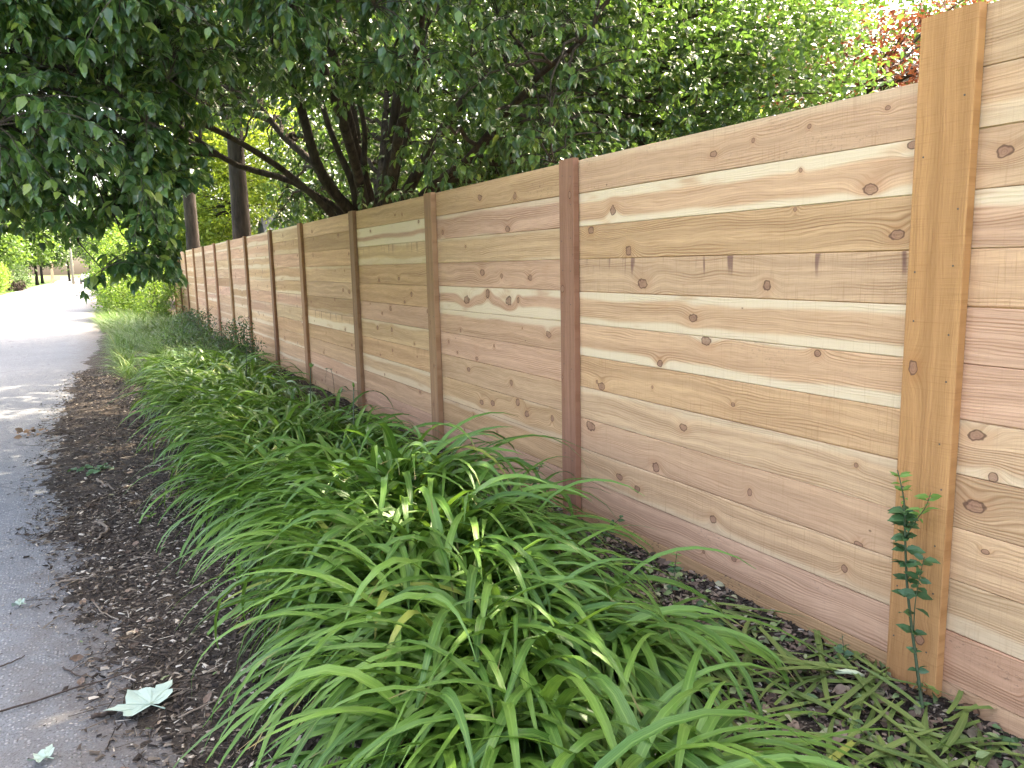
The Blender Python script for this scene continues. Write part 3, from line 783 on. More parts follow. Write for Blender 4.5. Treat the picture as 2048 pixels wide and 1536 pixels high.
tw.build('twig_mass', M['bark'], shade_tree, kind='stuff')
# the 300 leaves that show largest are leaves of their own, the rest one crown
px_, py_, pz_ = project(lp)
vis = (px_ > 10) & (px_ < 2030) & (py_ > 5) & (py_ < 640) & (pz_ > 0)
score = np.where(vis, ls / np.maximum(pz_, .1), 0)
big = np.argsort(-score)[:300]
mask = np.ones(len(lp), dtype=bool); mask[big] = False
cb = MB(); cb.bulk(LV, LF, frames(la[mask], ln[mask], ls[mask]), lp[mask])
cb.build('crown', M['tree_leaf'], shade_tree, kind='stuff')
one = MB(); one.add(LV, LF)
leaf_me = one.mesh('leaf'); leaf_me.materials.append(M['tree_leaf'])
FM = frames(la[big], ln[big], ls[big])
for i, k in enumerate(big):
    o = link('leaf', leaf_me, None, shade_tree)
    mm = Matrix(FM[i].tolist()).to_4x4(); mm.translation = Vector(lp[k].tolist())
    o.matrix_local = mm

# --- simpler trees: trunk with limbs and a crown of leaves in clumps
def tree(name, label, base, trunk_h, trunk_r, lobes, nleaf, lsize, lmat, bmat, group=None, clump=0.55, lean=(0, 0), nlimb=9, tmpl=(QV, QF), limb_from=0.55):
    root = thing(name, label, 'tree', base, 0, group)
    P = smooth_path([(0, 0, -.1), (lean[0] * .3, lean[1] * .3, trunk_h * .35), (lean[0] * .7, lean[1] * .7, trunk_h * .7), (lean[0], lean[1], trunk_h)], 14)
    t = np.linspace(0, 1, 14)
    b = MB(); b.tube(P, trunk_r * (1.25 - .25 * np.clip(t * 6, 0, 1)) * (1 - .6 * t), 10)
    b.build('trunk', bmat, root, smooth=True)
    lobes = np.array(lobes, dtype=float)
    vol = lobes[:, 3] * lobes[:, 4] * lobes[:, 5]
    ncl = max(40, nleaf // 28)
    which = rng.choice(len(lobes), ncl, p=vol / vol.sum())
    d = unit(rng.normal(size=(ncl, 3))) * (rng.uniform(0.25, 1, ncl) ** (1 / 2.2))[:, None]
    C = lobes[which, :3] + d * lobes[which, 3:6]
    # limbs reach the clumps
    b = MB(); S = P[int(14 * limb_from):]
    LT = C[rng.choice(ncl, min(ncl, nlimb * 6), replace=False)]
    k = nearest(LT, S, 1.5)
    for i, T in enumerate(LT):
        p = S[k[i]]; L = np.linalg.norm(T - p)
        c = (p + T) / 2 + np.array([0, 0, .15 * L])
        b.tube(bez(p, c, T, 7), np.linspace(min(trunk_r * .4, .015 + .012 * L), .006, 7), 4, False)
    b.build('limb_mass', bmat, root, kind='stuff')
    ci = rng.integers(0, ncl, nleaf)
    off = rng.normal(0, clump * .5, (nleaf, 3)); off[:, 2] *= .55
    pos = C[ci] + off
    pos[:, 2] = np.maximum(pos[:, 2], 0.2)
    ax = unit(rng.normal(size=(nleaf, 3)) * np.array([1, 1, .5]) + np.array([0, 0, -.35]))
    nr = unit(rng.normal(0, .6, (nleaf, 3)) + np.array([0, 0, 1.0]))
    b = MB(); b.bulk(tmpl[0], tmpl[1], frames(ax, nr, lsize * rng.uniform(.6, 1.3, nleaf)), pos)
    b.build('crown', lmat, root, kind='stuff')
    return root

tree('overhead_tree', 'tall tree whose high branches shade the near end of the fence', (4.2, -2.0, 0), 7.0, .22,
     [(-1.8, 6.3, 7.6, 3.8, 3.6, 1.6), (-1.2, 3.0, 7.4, 3.4, 2.6, 1.5), (-3.9, 6.6, 7.8, 2.5, 3.0, 1.2)], 26000, .22, M['tree_leaf'], M['bark_grey'], lean=(-1.0, 2.4), clump=.6, nlimb=12)
tree('tall_tree', 'straight grey trunk of a tall tree just behind the fence', (1.15, 21.7, 0), 11, .27,
     [(0, 0, 9.3, 4.4, 5.0, 2.6), (-1.0, -4.0, 8.6, 3.6, 3.6, 2.0), (1.5, 1, 11, 3.5, 3.5, 2.2)], 26000, .27, M['tree_leaf'], M['bark_grey'], clump=.8, nlimb=12)
tree('tall_tree', 'bare brown trunk half hidden by hanging leaves at the far end of the fence', (1.15, 32.8, 0), 17, .27,
     [(0.6, 0, 16.5, 3.2, 3.6, 2.6)], 7000, .22, M['tree_leaf'], M['bark_grey'], clump=.9, limb_from=.75)
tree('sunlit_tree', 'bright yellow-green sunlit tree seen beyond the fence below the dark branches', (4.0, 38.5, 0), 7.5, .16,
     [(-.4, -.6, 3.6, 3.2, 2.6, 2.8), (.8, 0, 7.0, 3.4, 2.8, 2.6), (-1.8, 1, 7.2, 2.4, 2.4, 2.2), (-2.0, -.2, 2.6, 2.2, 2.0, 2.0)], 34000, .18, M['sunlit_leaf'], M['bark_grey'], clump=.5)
tree('garden_tree', 'green tree in the garden behind the far bays of the fence', (6.5, 27.5, 0), 6.0, .17,
     [(0, 0, 4.0, 2.9, 2.6, 2.6), (-1.2, -.5, 2.8, 2.0, 1.8, 1.6), (.6, .2, 6.5, 2.4, 2.4, 2)], 28000, .16, M['far_leaf'], M['bark_grey'], clump=.5)
tree('garden_tree', 'dense green tree filling the gaps behind the many-stemmed tree', (5.6, 18.0, 0), 7.0, .18,
     [(0, 0, 5.2, 3.4, 2.8, 3.2), (-1.8, .6, 7.5, 2.6, 2.6, 2.2), (1.6, -.8, 3.0, 2.4, 2.0, 1.9)], 42000, .15, M['lit_leaf'], M['bark_grey'], clump=.5)
tree('garden_tree', 'leafy green tree behind the middle of the fence, right of the dark stems', (5.0, 11.3, 0), 8.6, .16,
     [(0, 0, 3.4, 2.2, 2.0, 2.2), (-.6, .4, 5.6, 2.2, 2.0, 1.8), (1.3, -.4, 4.6, 1.8, 1.8, 1.8), (-2.6, -1.6, 9.0, 3.4, 3.2, 1.1)], 62000, .10, M['tree_leaf'], M['bark'], clump=.4, tmpl=(LV, LF))  # last, highest lobe is out of view, added to shade the road from sun dapples
tree('garden_tree', 'light green tree with small leaves left of the red maple', (3.7, 7.4, 0), 4.2, .09,
     [(-.3, .2, 3.2, 1.5, 1.5, 1.5), (.9, -.6, 3.5, 1.2, 1.0, 1.2), (-.4, 1.0, 4.4, 1.3, 1.2, 1.0), (1.2, -.2, 4.5, 1.2, 1.0, .8)], 26000, .085, M['tree_leaf'], M['bark'], clump=.36, tmpl=(LV, LF))
tree('red_maple', 'red-leaved maple behind the fence beside the near batten', (7.6, 7.9, 0), 3.8, .08,
     [(-.4, -.3, 3.5, 1.3, 1.3, .9), (.6, -.4, 4.4, 1.4, 1.3, .7), (-.8, .4, 4.6, 1.1, 1.0, .5)], 6500, .08, M['red_leaf'], M['bark'], clump=.30)
tree('garden_tree', 'tall pale green tree standing far behind the red maple', (15, 15.5, 0), 9, .25,
     [(0, 0, 8.0, 4.2, 4.2, 3.4), (-2.5, 1, 5.2, 3.4, 3.0, 2.6), (2.0, -3.0, 5.0, 3.0, 3.0, 2.6)], 26000, .2, M['lit_leaf'], M['bark_grey'], clump=.7)
tree('garden_tree', 'tall dark tree far behind the grey trunk', (4.2, 44, 0), 10, .24,
     [(0, 0, 6.5, 3.2, 3.2, 4.0), (.8, 0, 11.0, 3.8, 3.4, 3.2), (-.6, 0, 3.2, 2.2, 2.2, 2.4)], 24000, .24, M['far_leaf'], M['bark_grey'], clump=.8)
# far trees along and at the end of the road
FT = [(-11.5, 84, 9, 4.2, 'leafy green tree on the left verge behind the hedge', 'lit_leaf'),
      (-10.4, 102, 11, 5.0, 'spreading green roadside tree left of the far road end', 'lit_leaf'),
      (-9.0, 126, 10, 4.6, 'roadside tree with a thin dark trunk near the far wooden fence', 'far_leaf'),
      (-6.0, 168, 15, 7.0, 'dark rounded tree closing off the far end of the road', 'far_leaf'),
      (2.2, 150, 15, 6.5, 'dark green tree right of the utility pole', 'far_leaf'),
      (2.4, 62, 9, 4.0, 'green tree rising behind the bright shrubs at the far end of the fence', 'far_leaf'),
      (4.0, 92, 12, 5.5, 'tall green tree beyond the far shrubs on the right of the road', 'far_leaf'),
      (-16, 120, 14, 7.0, 'tall green tree at the left margin far up the road', 'far_leaf'),
      (-2.5, 200, 26, 11.0, 'large pale tree beyond everything at the end of the road', 'far_leaf'),
      (-9.5, 150, 18, 7.0, 'tall tree behind the far wooden fence', 'far_leaf'),
      (-14.5, 62, 9, 4.0, 'shady tree left of the bright hedge across the road', 'far_leaf')]
for x, y, h, r, lab, mk in FT:
    tree('roadside_tree', lab, (x, y, 0), h * .7, .22, [(0, 0, h * .62, r, r, h * .30), (r * .4, -r * .2, h * .42, r * .6, r * .6, h * .2), (-r * .4, -r * .3, h * .36, r * .6, r * .6, h * .17)],
         14000, .38, M[mk], M['bark_grey'], 'trees along the far road', clump=1.0)

# ------------------------------------------------------------------ shrubs
def shrub(name, label, base, lobes, nleaf, lsize, lmat, bmat, group=None, clump=.25, nstem=9, tmpl=(QV, QF), cat='shrub', up=0.0):
    root = thing(name, label, cat, base, 0, group)
    lobes = np.array(lobes, dtype=float)
    vol = lobes[:, 3] * lobes[:, 4] * lobes[:, 5]
    ncl = max(20, nleaf // 24)
    which = rng.choice(len(lobes), ncl, p=vol / vol.sum())
    C = lobes[which, :3] + unit(rng.normal(size=(ncl, 3))) * (rng.uniform(.15, 1, ncl) ** .45)[:, None] * lobes[which, 3:6]
    C[:, 2] = np.abs(C[:, 2]) + .03
    for i in range(nstem):
        T = C[rng.integers(ncl)]
        p = np.array([rng.normal(0, .10), rng.normal(0, .10), -.03])
        b = MB(); L = np.linalg.norm(T - p)
        b.tube(bez(p, (p + T) / 2 + np.array([0, 0, .25 * L]), T, 8), np.linspace(.010 + .006 * L, .003, 8), 5, False)
        b.build('stem', bmat, root, smooth=True)
    b = MB()
    for i in range(ncl):
        p = C[i] + rng.normal(0, .3, 3) * clump; q = C[i] + rng.normal(0, 1, 3) * clump
        q[2] = max(q[2], .03); p[2] = max(p[2], .02)
        b.tube(np.array([p, (p + q) / 2 + [0, 0, .03], q]), [.004, .003, .0015], 3, False)
    ci = rng.integers(0, ncl, nleaf)
    pos = C[ci] + rng.normal(0, clump * .5, (nleaf, 3))
    pos[:, 2] = np.maximum(pos[:, 2], .03)
    ax = unit(rng.normal(size=(nleaf, 3)) + np.array([0, 0, -.2 + up]))
    nr = unit(rng.normal(0, .6, (nleaf, 3)) + np.array([0, 0, 1.0]))
    b.build('twig_mass', bmat, root, kind='stuff')
    b = MB(); b.bulk(tmpl[0], tmpl[1], frames(ax, nr, lsize * rng.uniform(.6, 1.3, nleaf)), pos)
    b.build('crown', lmat, root, kind='stuff')
    return root

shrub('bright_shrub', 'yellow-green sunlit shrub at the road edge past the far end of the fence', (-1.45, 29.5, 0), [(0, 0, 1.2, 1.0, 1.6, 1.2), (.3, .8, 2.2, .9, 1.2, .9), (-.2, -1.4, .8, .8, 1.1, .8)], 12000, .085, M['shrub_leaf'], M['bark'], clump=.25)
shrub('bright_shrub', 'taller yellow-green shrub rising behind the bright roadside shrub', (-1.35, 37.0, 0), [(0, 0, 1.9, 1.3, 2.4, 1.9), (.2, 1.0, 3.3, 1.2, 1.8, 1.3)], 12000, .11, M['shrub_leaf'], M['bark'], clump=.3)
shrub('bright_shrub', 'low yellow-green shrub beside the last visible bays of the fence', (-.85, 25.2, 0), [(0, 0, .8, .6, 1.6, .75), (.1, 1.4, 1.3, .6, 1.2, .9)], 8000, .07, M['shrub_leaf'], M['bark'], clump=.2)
shrub('dark_shrub', 'dark small-leaved bush spreading against the fence', (-.50, 12.9, 0), [(0, 0, .22, .42, .9, .28), (.0, -.3, .45, .28, .45, .32), (-.25, 1.2, .2, .4, .7, .22)], 3600, .038, M['dark_shrub_leaf'], M['twig_dark'], clump=.12, nstem=14, tmpl=(LV, LF))
shrub('dark_shrub', 'dark leafy bush in the bed among the far grass', (-1.05, 14.9, 0), [(0, 0, .2, .5, .8, .26), (.3, 1, .25, .4, .7, .26)], 2600, .045, M['dark_shrub_leaf'], M['twig_dark'], clump=.14, tmpl=(LV, LF))
shrub('dark_shrub', 'dark leafy bush by the fence beyond the far grass', (-.55, 18.2, 0), [(0, 0, .3, .42, 1.3, .34)], 2400, .05, M['dark_shrub_leaf'], M['twig_dark'], clump=.16)
shrub('hedge_shrub', 'bright clipped hedge on the left side of the far road', (-8.95, 71.5, 0), [(0, 0, 1.3, 1.0, 3.0, 1.2), (-.6, -1, 1.6, 1.0, 2.0, 1.1), (-.3, 2, 1.4, 1.0, 2.5, 1.2)], 11000, .14, M['shrub_leaf'], M['bark'], clump=.35)
shrub('verge_shrub', 'dark shrub at the left edge in front of the bright hedge', (-10.6, 66, 0), [(0, 0, .9, .9, 1.5, .9)], 3000, .13, M['dark_shrub_leaf'], M['bark'], clump=.3)
shrub('verge_shrub', 'small green shrub at the right edge of the far road', (-.6, 60, 0), [(0, 0, 1.2, 1.2, 3.0, 1.2)], 4000, .16, M['far_leaf'], M['bark'], clump=.35)
shrub('verge_shrub', 'green roadside shrub beyond the taller yellow shrub', (-1.0, 46, 0), [(0, 0, 1.5, 1.1, 3.0, 1.5)], 5000, .13, M['shrub_leaf'], M['bark'], clump=.35)
shrub('brush_pile', 'low pile of cut brush on the verge beyond the hedge', (-8.6, 86, 0), [(0, 0, .35, .9, 1.4, .4)], 900, .2, M['twig_dark'], M['twig_dark'], clump=.3, cat='brush')
for k, (x, y, lab) in enumerate([(-13.5, 78, 'thick green shrub under the left roadside trees'), (-12.5, 96, 'dark undergrowth shrub behind the brush pile'), (-11.0, 116, 'undergrowth shrub below the spreading roadside tree')]):
    shrub('undergrowth_shrub', lab, (x, y, 0), [(0, 0, 1.3, 2.2, 3.2, 1.5)], 3500, .22, M['far_leaf'], M['bark'], clump=.5)

# ------------------------------------------------------------------ strap leaves
def strap(length, width, lean0, bend, fold=None, twist=0.0, seg=12, sway=0.0, power=1.0):
    """arching strap leaf in the xz plane; returns verts, faces and attributes"""
    ang = lean0; x = z = 0.0; ctr = [(0, 0)]; angs = [lean0]
    for i in range(seg):
        t = (i + 1) / seg
        ang = lean0 + bend * t ** (1.3 * power)
        if fold: ang += fold[1] * min(1.0, max(0.0, (t - fold[0]) / .2))
        x += math.sin(ang) * length / seg; z += math.cos(ang) * length / seg
        ctr.append((x, z)); angs.append(ang)
    V = []; ac = []; al = []
    for i, ((cx, cz), a) in enumerate(zip(ctr, angs)):
        t = i / seg
        w = width * (0.62 + 0.38 * min(1, t * 4)) * (1 - max(0, (t - .45) / .55) ** 1.8) * 0.5
        if i == seg: w = 0.0008
        nx, nz = math.cos(a), -math.sin(a)     # leaf normal in the xz plane pointing along the outer side
        v = 0.55 * (1 - .6 * t)                 # keel
        tw = twist * t
        sy = sway * t * t * length
        for s in (-1, 0, 1):
            dn = -abs(s) * w * v + s * w * math.sin(tw)
            V.append((cx - nx * dn * -1, s * w * math.cos(tw) + sy, cz + nz * dn))
            ac.append(s); al.append(t)
    F = []
    for i in range(seg):
        for j in (0, 1):
            a = i * 3 + j
            F.append((a, a + 1, a + 4, a + 3))
    return np.array(V), F, ac, al

VAR = []
for i in range(30):
    L = random.uniform(.55, .95); W = random.uniform(.020, .040)
    lean0 = random.uniform(.05, .75); bend = random.uniform(1.7, 2.7)
    fold = (random.uniform(.5, .75), random.uniform(.5, 1.1)) if random.random() < .14 else None
    if random.random() < .07: bend = random.uniform(.5, .9); lean0 = random.uniform(.05, .35)
    VAR.append(strap(L, W, lean0, bend, fold, random.uniform(-.9, .9), sway=random.uniform(-.22, .22), power=random.uniform(.75, 1.25)))
VM = []
for V, F, ac, al in VAR:
    b = MB(); b.add(V, F, across=ac, along=al)
    me = b.mesh('leaf', True); me.materials.append(M['lily']); VM.append(me)

def lily_leaves(n, spread, leanv, upright=0.0):
    """which variant, where in the clump and how turned"""
    out = []
    for i in range(n):
        k = random.randrange(len(VAR))
        a = random.uniform(0, 2 * math.pi)
        # most leaves fall the way the clump leans
        for _ in range(2):
            if math.cos(a - leanv[0]) < random.uniform(-1.4, .8): a = random.gauss(leanv[0], 1.0)
        rr = spread * math.sqrt(random.random()); ph = random.uniform(0, 6.283)
        out.append((k, rr * math.cos(ph), rr * math.sin(ph), a, random.uniform(.72, 1.08), random.gauss(0, .10) + leanv[1] * random.uniform(.2, 1) - upright * random.random()))
    return out

def lily(label, x, y, n, spread, leanv, single, scape=None, scl=1.0, upright=0.0):
    z = float(mulch_z(np.array([x]), np.array([y]))[0]) - .01
    root = thing('daylily_plant', label, 'daylily', (x, y, z), 0, 'daylilies in the bed along the fence')
    L = lily_leaves(n, spread, leanv, upright)
    if single:
        for k, dx, dy, a, s, ti in L:
            o = link('leaf', VM[k], None, root)
            o.matrix_local = Matrix.Translation((dx, dy, 0)) @ Matrix.Rotation(a, 4, 'Z') @ Matrix.Rotation(ti, 4, 'Y') @ Matrix.Scale(s * scl, 4)
    else:
        b = MB()
        for k, dx, dy, a, s, ti in L:
            V, F, ac, al = VAR[k]
            mt = Matrix.Translation((dx, dy, 0)) @ Matrix.Rotation(a, 4, 'Z') @ Matrix.Rotation(ti, 4, 'Y') @ Matrix.Scale(s * scl, 4)
            A = np.array(mt)
            b.add(V @ A[:3, :3].T + A[:3, 3], F, across=ac, along=al)
        b.build('foliage', M['lily'], root, smooth=True, kind='stuff')
    if scape:
        for (dx, dy, h) in scape:
            b = MB(); P = bez(np.zeros(3), np.array([dx * .2, dy * .2, h * .7]), np.array([dx, dy, h]), 9)
            b.tube(P, np.linspace(.006, .0035, 9), 6)
            o = b.build('flower_stalk', M['green_stem'], root, smooth=True)
            b = MB()
            for q in range(4):
                d = unit(np.array([random.gauss(0, .5), random.gauss(0, .5), 1.0]))
                p = P[-1] + d * .004
                b.tube(np.array([p, p + d * .012, p + d * .028, p + d * .04]), [.002, .007, .006, .001], 6)
            b.build('bud', M['young_leaf'], o, smooth=True)
    return root

PI = math.pi
NEAR = [
    (-1.30, 1.45, 'daylily clump at the bottom edge nearest the cut debris by the near batten', (-2.2, .10), 80),
    (-1.50, 1.90, 'daylily clump cut off by the middle of the bottom edge', (-2.6, .10), 90),
    (-1.02, 2.28, 'daylily clump with long leaves sweeping right towards the cut debris', (-1.35, .62), 100),
    (-1.46, 2.50, 'daylily clump on the road side straight right of the large pale fallen leaf', (2.9, .15), 85),
    (-1.12, 2.72, 'daylily clump with folded leaves in front of the bay beside the near batten', (-1.3, .40), 105),
    (-1.38, 3.10, 'daylily clump spilling over the mulch, second from the pale fallen leaf', (3.0, .15), 90),
    (-1.08, 3.30, 'daylily clump in the middle of the bed left of the leaf litter', (-2.2, .08), 90),
    (-1.36, 3.80, 'daylily clump on the road side level with the reddish batten', (3.0, .12), 90),
    (-1.00, 3.85, 'tall daylily clump right in front of the foot of the reddish batten', (-1.0, .05), 95),
    (-1.45, 1.30, 'daylily clump at the very bottom of the frame, mostly cut off', (-1.2, .1), 70),
    (-1.34, 2.30, 'daylily clump in the middle of the bed two clumps up from the bottom edge', (-2.6, .1), 90),
    (-1.26, 2.92, 'daylily clump between the folded leaves and the mulch-side clumps', (-2.9, .12), 90),
    (-0.92, 3.25, 'daylily clump at the fence side of the bed above the leaf litter', (-.6, .05), 70),
    (-1.20, 3.58, 'daylily clump in mid-bed level with the foot of the reddish batten', (3.0, .1), 90),
    (-1.22, 4.35, 'daylily clump in the middle of the bed just beyond the reddish batten', (2.8, .08), 90),
]
for x, y, lab, lv, n in NEAR:
    lily(lab, x, y, int(n * 2.1), .22, lv, True, None, 1.02 if y < 2.4 else 1.2 if 'tall' in lab else 1.08, .55 if 'tall' in lab else .15)
ORD = ['second', 'third', 'fourth', 'fifth', 'sixth', 'seventh']
far = []
for i in range(2, 6):
    y0, y1 = PY[i - 1], PY[i]
    for lane, lx in (('fence', -.96), ('road', -1.40)):
        for j, f in enumerate((.18, .48, .78)):
            yy = y0 + (y1 - y0) * f
            if yy < 4.55: continue
            where = ('near end', 'middle', 'far end')[j]
            far.append((lx + random.uniform(-.12, .12), yy + random.uniform(-.1, .1), 'daylily clump, %s side of bed, %s of bay between %s and %s battens' % (lane, where, ORD[i - 2], ORD[i - 1]), lane))
for x, y, lab, lane in far:
    lv = (3.0, .10) if lane == 'road' else (random.choice([-2.2, 2.4, -.6]), .05)
    sp = [(.05, .1, .62)] if ('fence side' in lab and ('third and fourth' in lab and 'middle' in lab or 'second and third' in lab and 'far end' in lab or 'fourth and fifth' in lab and 'middle' in lab)) else None
    lily(lab, x, y, 170 if y < 9 else 120, .25, lv, False, sp, 1.0 if y < 9 else .95)

# fine grass further along the bed
def grass(name, label, n, x0, x1, y0, y1, h, mat):
    b = MB()
    tm = [strap(1.0, .018, random.uniform(.1, .6), random.uniform(.8, 1.8), seg=5, sway=random.uniform(-.2, .2)) for _ in range(6)]
    for V, F, ac, al in tm:
        k = n // 6
        P = np.stack([rng.uniform(x0, x1, k), rng.uniform(y0, y1, k)], axis=1)
        P = P[vnoise(P[:, 0] * 2.2, P[:, 1] * 1.4, 21) > .38]; k = len(P)
        th = rng.normal(3.0, 1.4, k); s = h * rng.uniform(.5, 1.2, k)
        Mx = np.zeros((k, 3, 3)); c, s_ = np.cos(th), np.sin(th)
        Mx[:, 0, 0] = c * s; Mx[:, 1, 0] = s_ * s; Mx[:, 0, 1] = -s_ * s; Mx[:, 1, 1] = c * s; Mx[:, 2, 2] = s
        b.bulk(V, F, Mx, np.column_stack([P, mulch_z(P[:, 0], P[:, 1]) - .01]), across=ac, along=al)
    return tag(b.build(name, mat, smooth=True, kind='stuff'), label)
grass('tall_grass', None, 11000, -2.15, -.4, 11.6, 20, .5, M['grass'])
grass('tall_grass', None, 8000, -2.3, -.3, 20, 30, .6, M['grass'])

# ------------------------------------------------------------------ small plants by the fence
one = MB(); one.add([(x, y * 1.15, z) for x, y, z in LV], LF)
sap_leaf = one.mesh('leaf'); sap_leaf.materials.append(M['sapling_leaf'])
one = MB(); one.add([(x, y * .62, z) for x, y, z in LV], LF)
young_leaf = one.mesh('leaf'); young_leaf.materials.append(M['young_leaf'])

def leaf_child(root, me, pos, axis, size, nrm=None):
    a = np.array([axis], dtype=float); n = np.array([nrm if nrm is not None else (random.gauss(-.45, .5), random.gauss(-.4, .5), 1.0)])
    Fm = frames(a, n, np.array([size]))[0]
    o = link('leaf', me, None, root)
    mm = Matrix(Fm.tolist()).to_4x4(); mm.translation = Vector(tuple(float(c) for c in pos))
    o.matrix_local = mm
    return o

def sprig(name, label, cat, base, paths, spec, mat, group=None):
    """stems as tubes; spec: (path index, t0, t1, pairs, leaf size, young?)"""
    root = thing(name, label, cat, base, 0, group)
    CP = []
    for pts, r0, r1 in paths:
        P = smooth_path([np.array(p) - np.array(base) for p in pts], 22)
        b = MB(); b.tube(P, np.linspace(r0, r1, 22), 7)
        b.build('stem', mat, root, smooth=True); CP.append(P)
    for k, t0, t1, pairs, size, young in spec:
        P = CP[k]
        for i in range(pairs):
            t = t0 + (t1 - t0) * (i + .5) / pairs
            q = P[min(21, int(t * 21))]
            ph = random.uniform(0, 6.28)
            for s in (0, math.pi):
                if random.random() < .12: continue
                d = (math.cos(ph + s) * 1.0, math.sin(ph + s) * 1.0, random.uniform(-.1, .55))
                leaf_child(root, young_leaf if young else sap_leaf, q, d, size * random.uniform(.7, 1.2))
    return root

sprig('sapling', 'thin leafy sapling standing in front of the wide near batten', 'sapling', (-.17, 1.45, 0),
      [([(-.17, 1.45, -.02), (-.14, 1.52, .195), (-.13, 1.576, .438), (-.13, 1.597, .639), (-.13, 1.607, .739), (-.13, 1.636, .834)], .0062, .0016),
       ([(-.13, 1.593, .62), (-.13, 1.555, .69), (-.13, 1.53, .735), (-.13, 1.515, .787)], .0022, .0010),
       ([(-.13, 1.545, .30), (-.13, 1.546, .40), (-.13, 1.535, .50), (-.13, 1.523, .57)], .0022, .0010)],
      [(0, .30, .76, 24, .052, False), (0, .44, .76, 20, .044, False), (0, .10, .32, 10, .030, False), (0, .78, 1.0, 7, .046, True), (1, .30, 1.0, 6, .046, True), (2, .25, 1.0, 9, .048, False)], M['green_stem'])
sprig('weed', 'small leafy weed with a pale green tip in the litter left of the near batten', 'weed', (-.28, 2.62, .03),
      [([(-.28, 2.62, .0), (-.26, 2.61, .12), (-.25, 2.60, .26)], .003, .001), ([(-.30, 2.70, .0), (-.34, 2.74, .10), (-.36, 2.76, .19)], .003, .001)],
      [(0, .3, .8, 6, .036, False), (0, .75, 1, 4, .036, True), (1, .3, 1, 7, .038, False)], M['green_stem'])
sprig('weed', 'single upright dark-leaved sprig close to the wide near batten', 'weed', (-.13, 1.84, .02),
      [([(-.13, 1.84, 0), (-.12, 1.82, .09), (-.12, 1.83, .17)], .0022, .001)], [(0, .35, 1, 4, .036, False)], M['green_stem'])
sprig('weed', 'twining weed at the foot of the fence left of the reddish batten', 'weed', (-.16, 4.12, .02),
      [([(-.16, 4.12, 0), (-.12, 4.14, .15), (-.10, 4.08, .28), (-.12, 4.0, .34)], .003, .001), ([(-.18, 4.2, 0), (-.16, 4.24, .12), (-.14, 4.2, .24)], .0025, .001)],
      [(0, .2, .8, 8, .036, False), (0, .75, 1, 4, .034, True), (1, .3, 1, 7, .036, False)], M['twig_dark'])
sprig('weed', 'dark ivy-like weed at the fence foot right of the reddish batten', 'weed', (-.16, 3.35, .02),
      [([(-.16, 3.35, 0), (-.14, 3.30, .12), (-.10, 3.22, .22)], .003, .001), ([(-.2, 3.45, 0), (-.22, 3.5, .1), (-.24, 3.52, .16)], .0025, .001), ([(-.2, 3.2, 0), (-.25, 3.1, .06), (-.3, 3.0, .05)], .0025, .001)],
      [(0, .2, 1, 9, .042, False), (1, .2, 1, 8, .042, False), (2, .2, 1, 8, .042, False)], M['twig_dark'])
sprig('weed', 'dark bare vine curling against the fence left of the third batten', 'vine', (-.14, 8.7, .02),
      [([(-.14, 8.7, 0), (-.10, 8.75, .18), (-.07, 8.95, .36), (-.07, 9.15, .34), (-.08, 9.2, .18)], .003, .0012), ([(-.14, 8.6, 0), (-.1, 8.5, .16), (-.08, 8.4, .2)], .003, .0012)],
      [(0, .3, 1, 4, .035, False), (1, .3, 1, 6, .035, False)], M['twig_dark'])
sprig('weed', 'trailing leafy creeper at the right edge below the fence', 'creeper', (-.12, 1.12, .02),
      [([(-.12, 1.2, .01), (-.10, 1.12, .07), (-.12, 1.02, .07), (-.16, .95, .03)], .003, .0012), ([(-.15, 1.34, .01), (-.1, 1.3, .05), (-.07, 1.22, .06)], .003, .0012), ([(-.2, 1.40, .01), (-.26, 1.5, .04), (-.28, 1.6, .04)], .003, .0012)],
      [(0, 0, 1, 12, .040, False), (1, 0, 1, 9, .040, False), (2, 0, 1, 8, .035, False)], M['green_stem'])
sprig('weed', 'flattened green weed lying on the mulch with a pale twig below it', 'weed', (-2.52, 6.65, .03),
      [([(-2.70, 6.75, .04), (-2.55, 6.66, .06), (-2.38, 6.62, .04)], .003, .001), ([(-2.58, 6.5, .04), (-2.5, 6.6, .06), (-2.46, 6.75, .05)], .003, .001)],
      [(0, 0, 1, 16, .055, False), (1, 0, 1, 12, .05, False)], M['twig_dark'])
sprig('weed', 'tiny yellow-green seedling alone in the middle of the mulch', 'seedling', (-2.24, 5.05, .03),
      [([(-2.24, 5.05, .02), (-2.24, 5.05, .07), (-2.23, 5.05, .11)], .0018, .001)], [(0, .5, 1, 3, .04, True)], M['green_stem'])

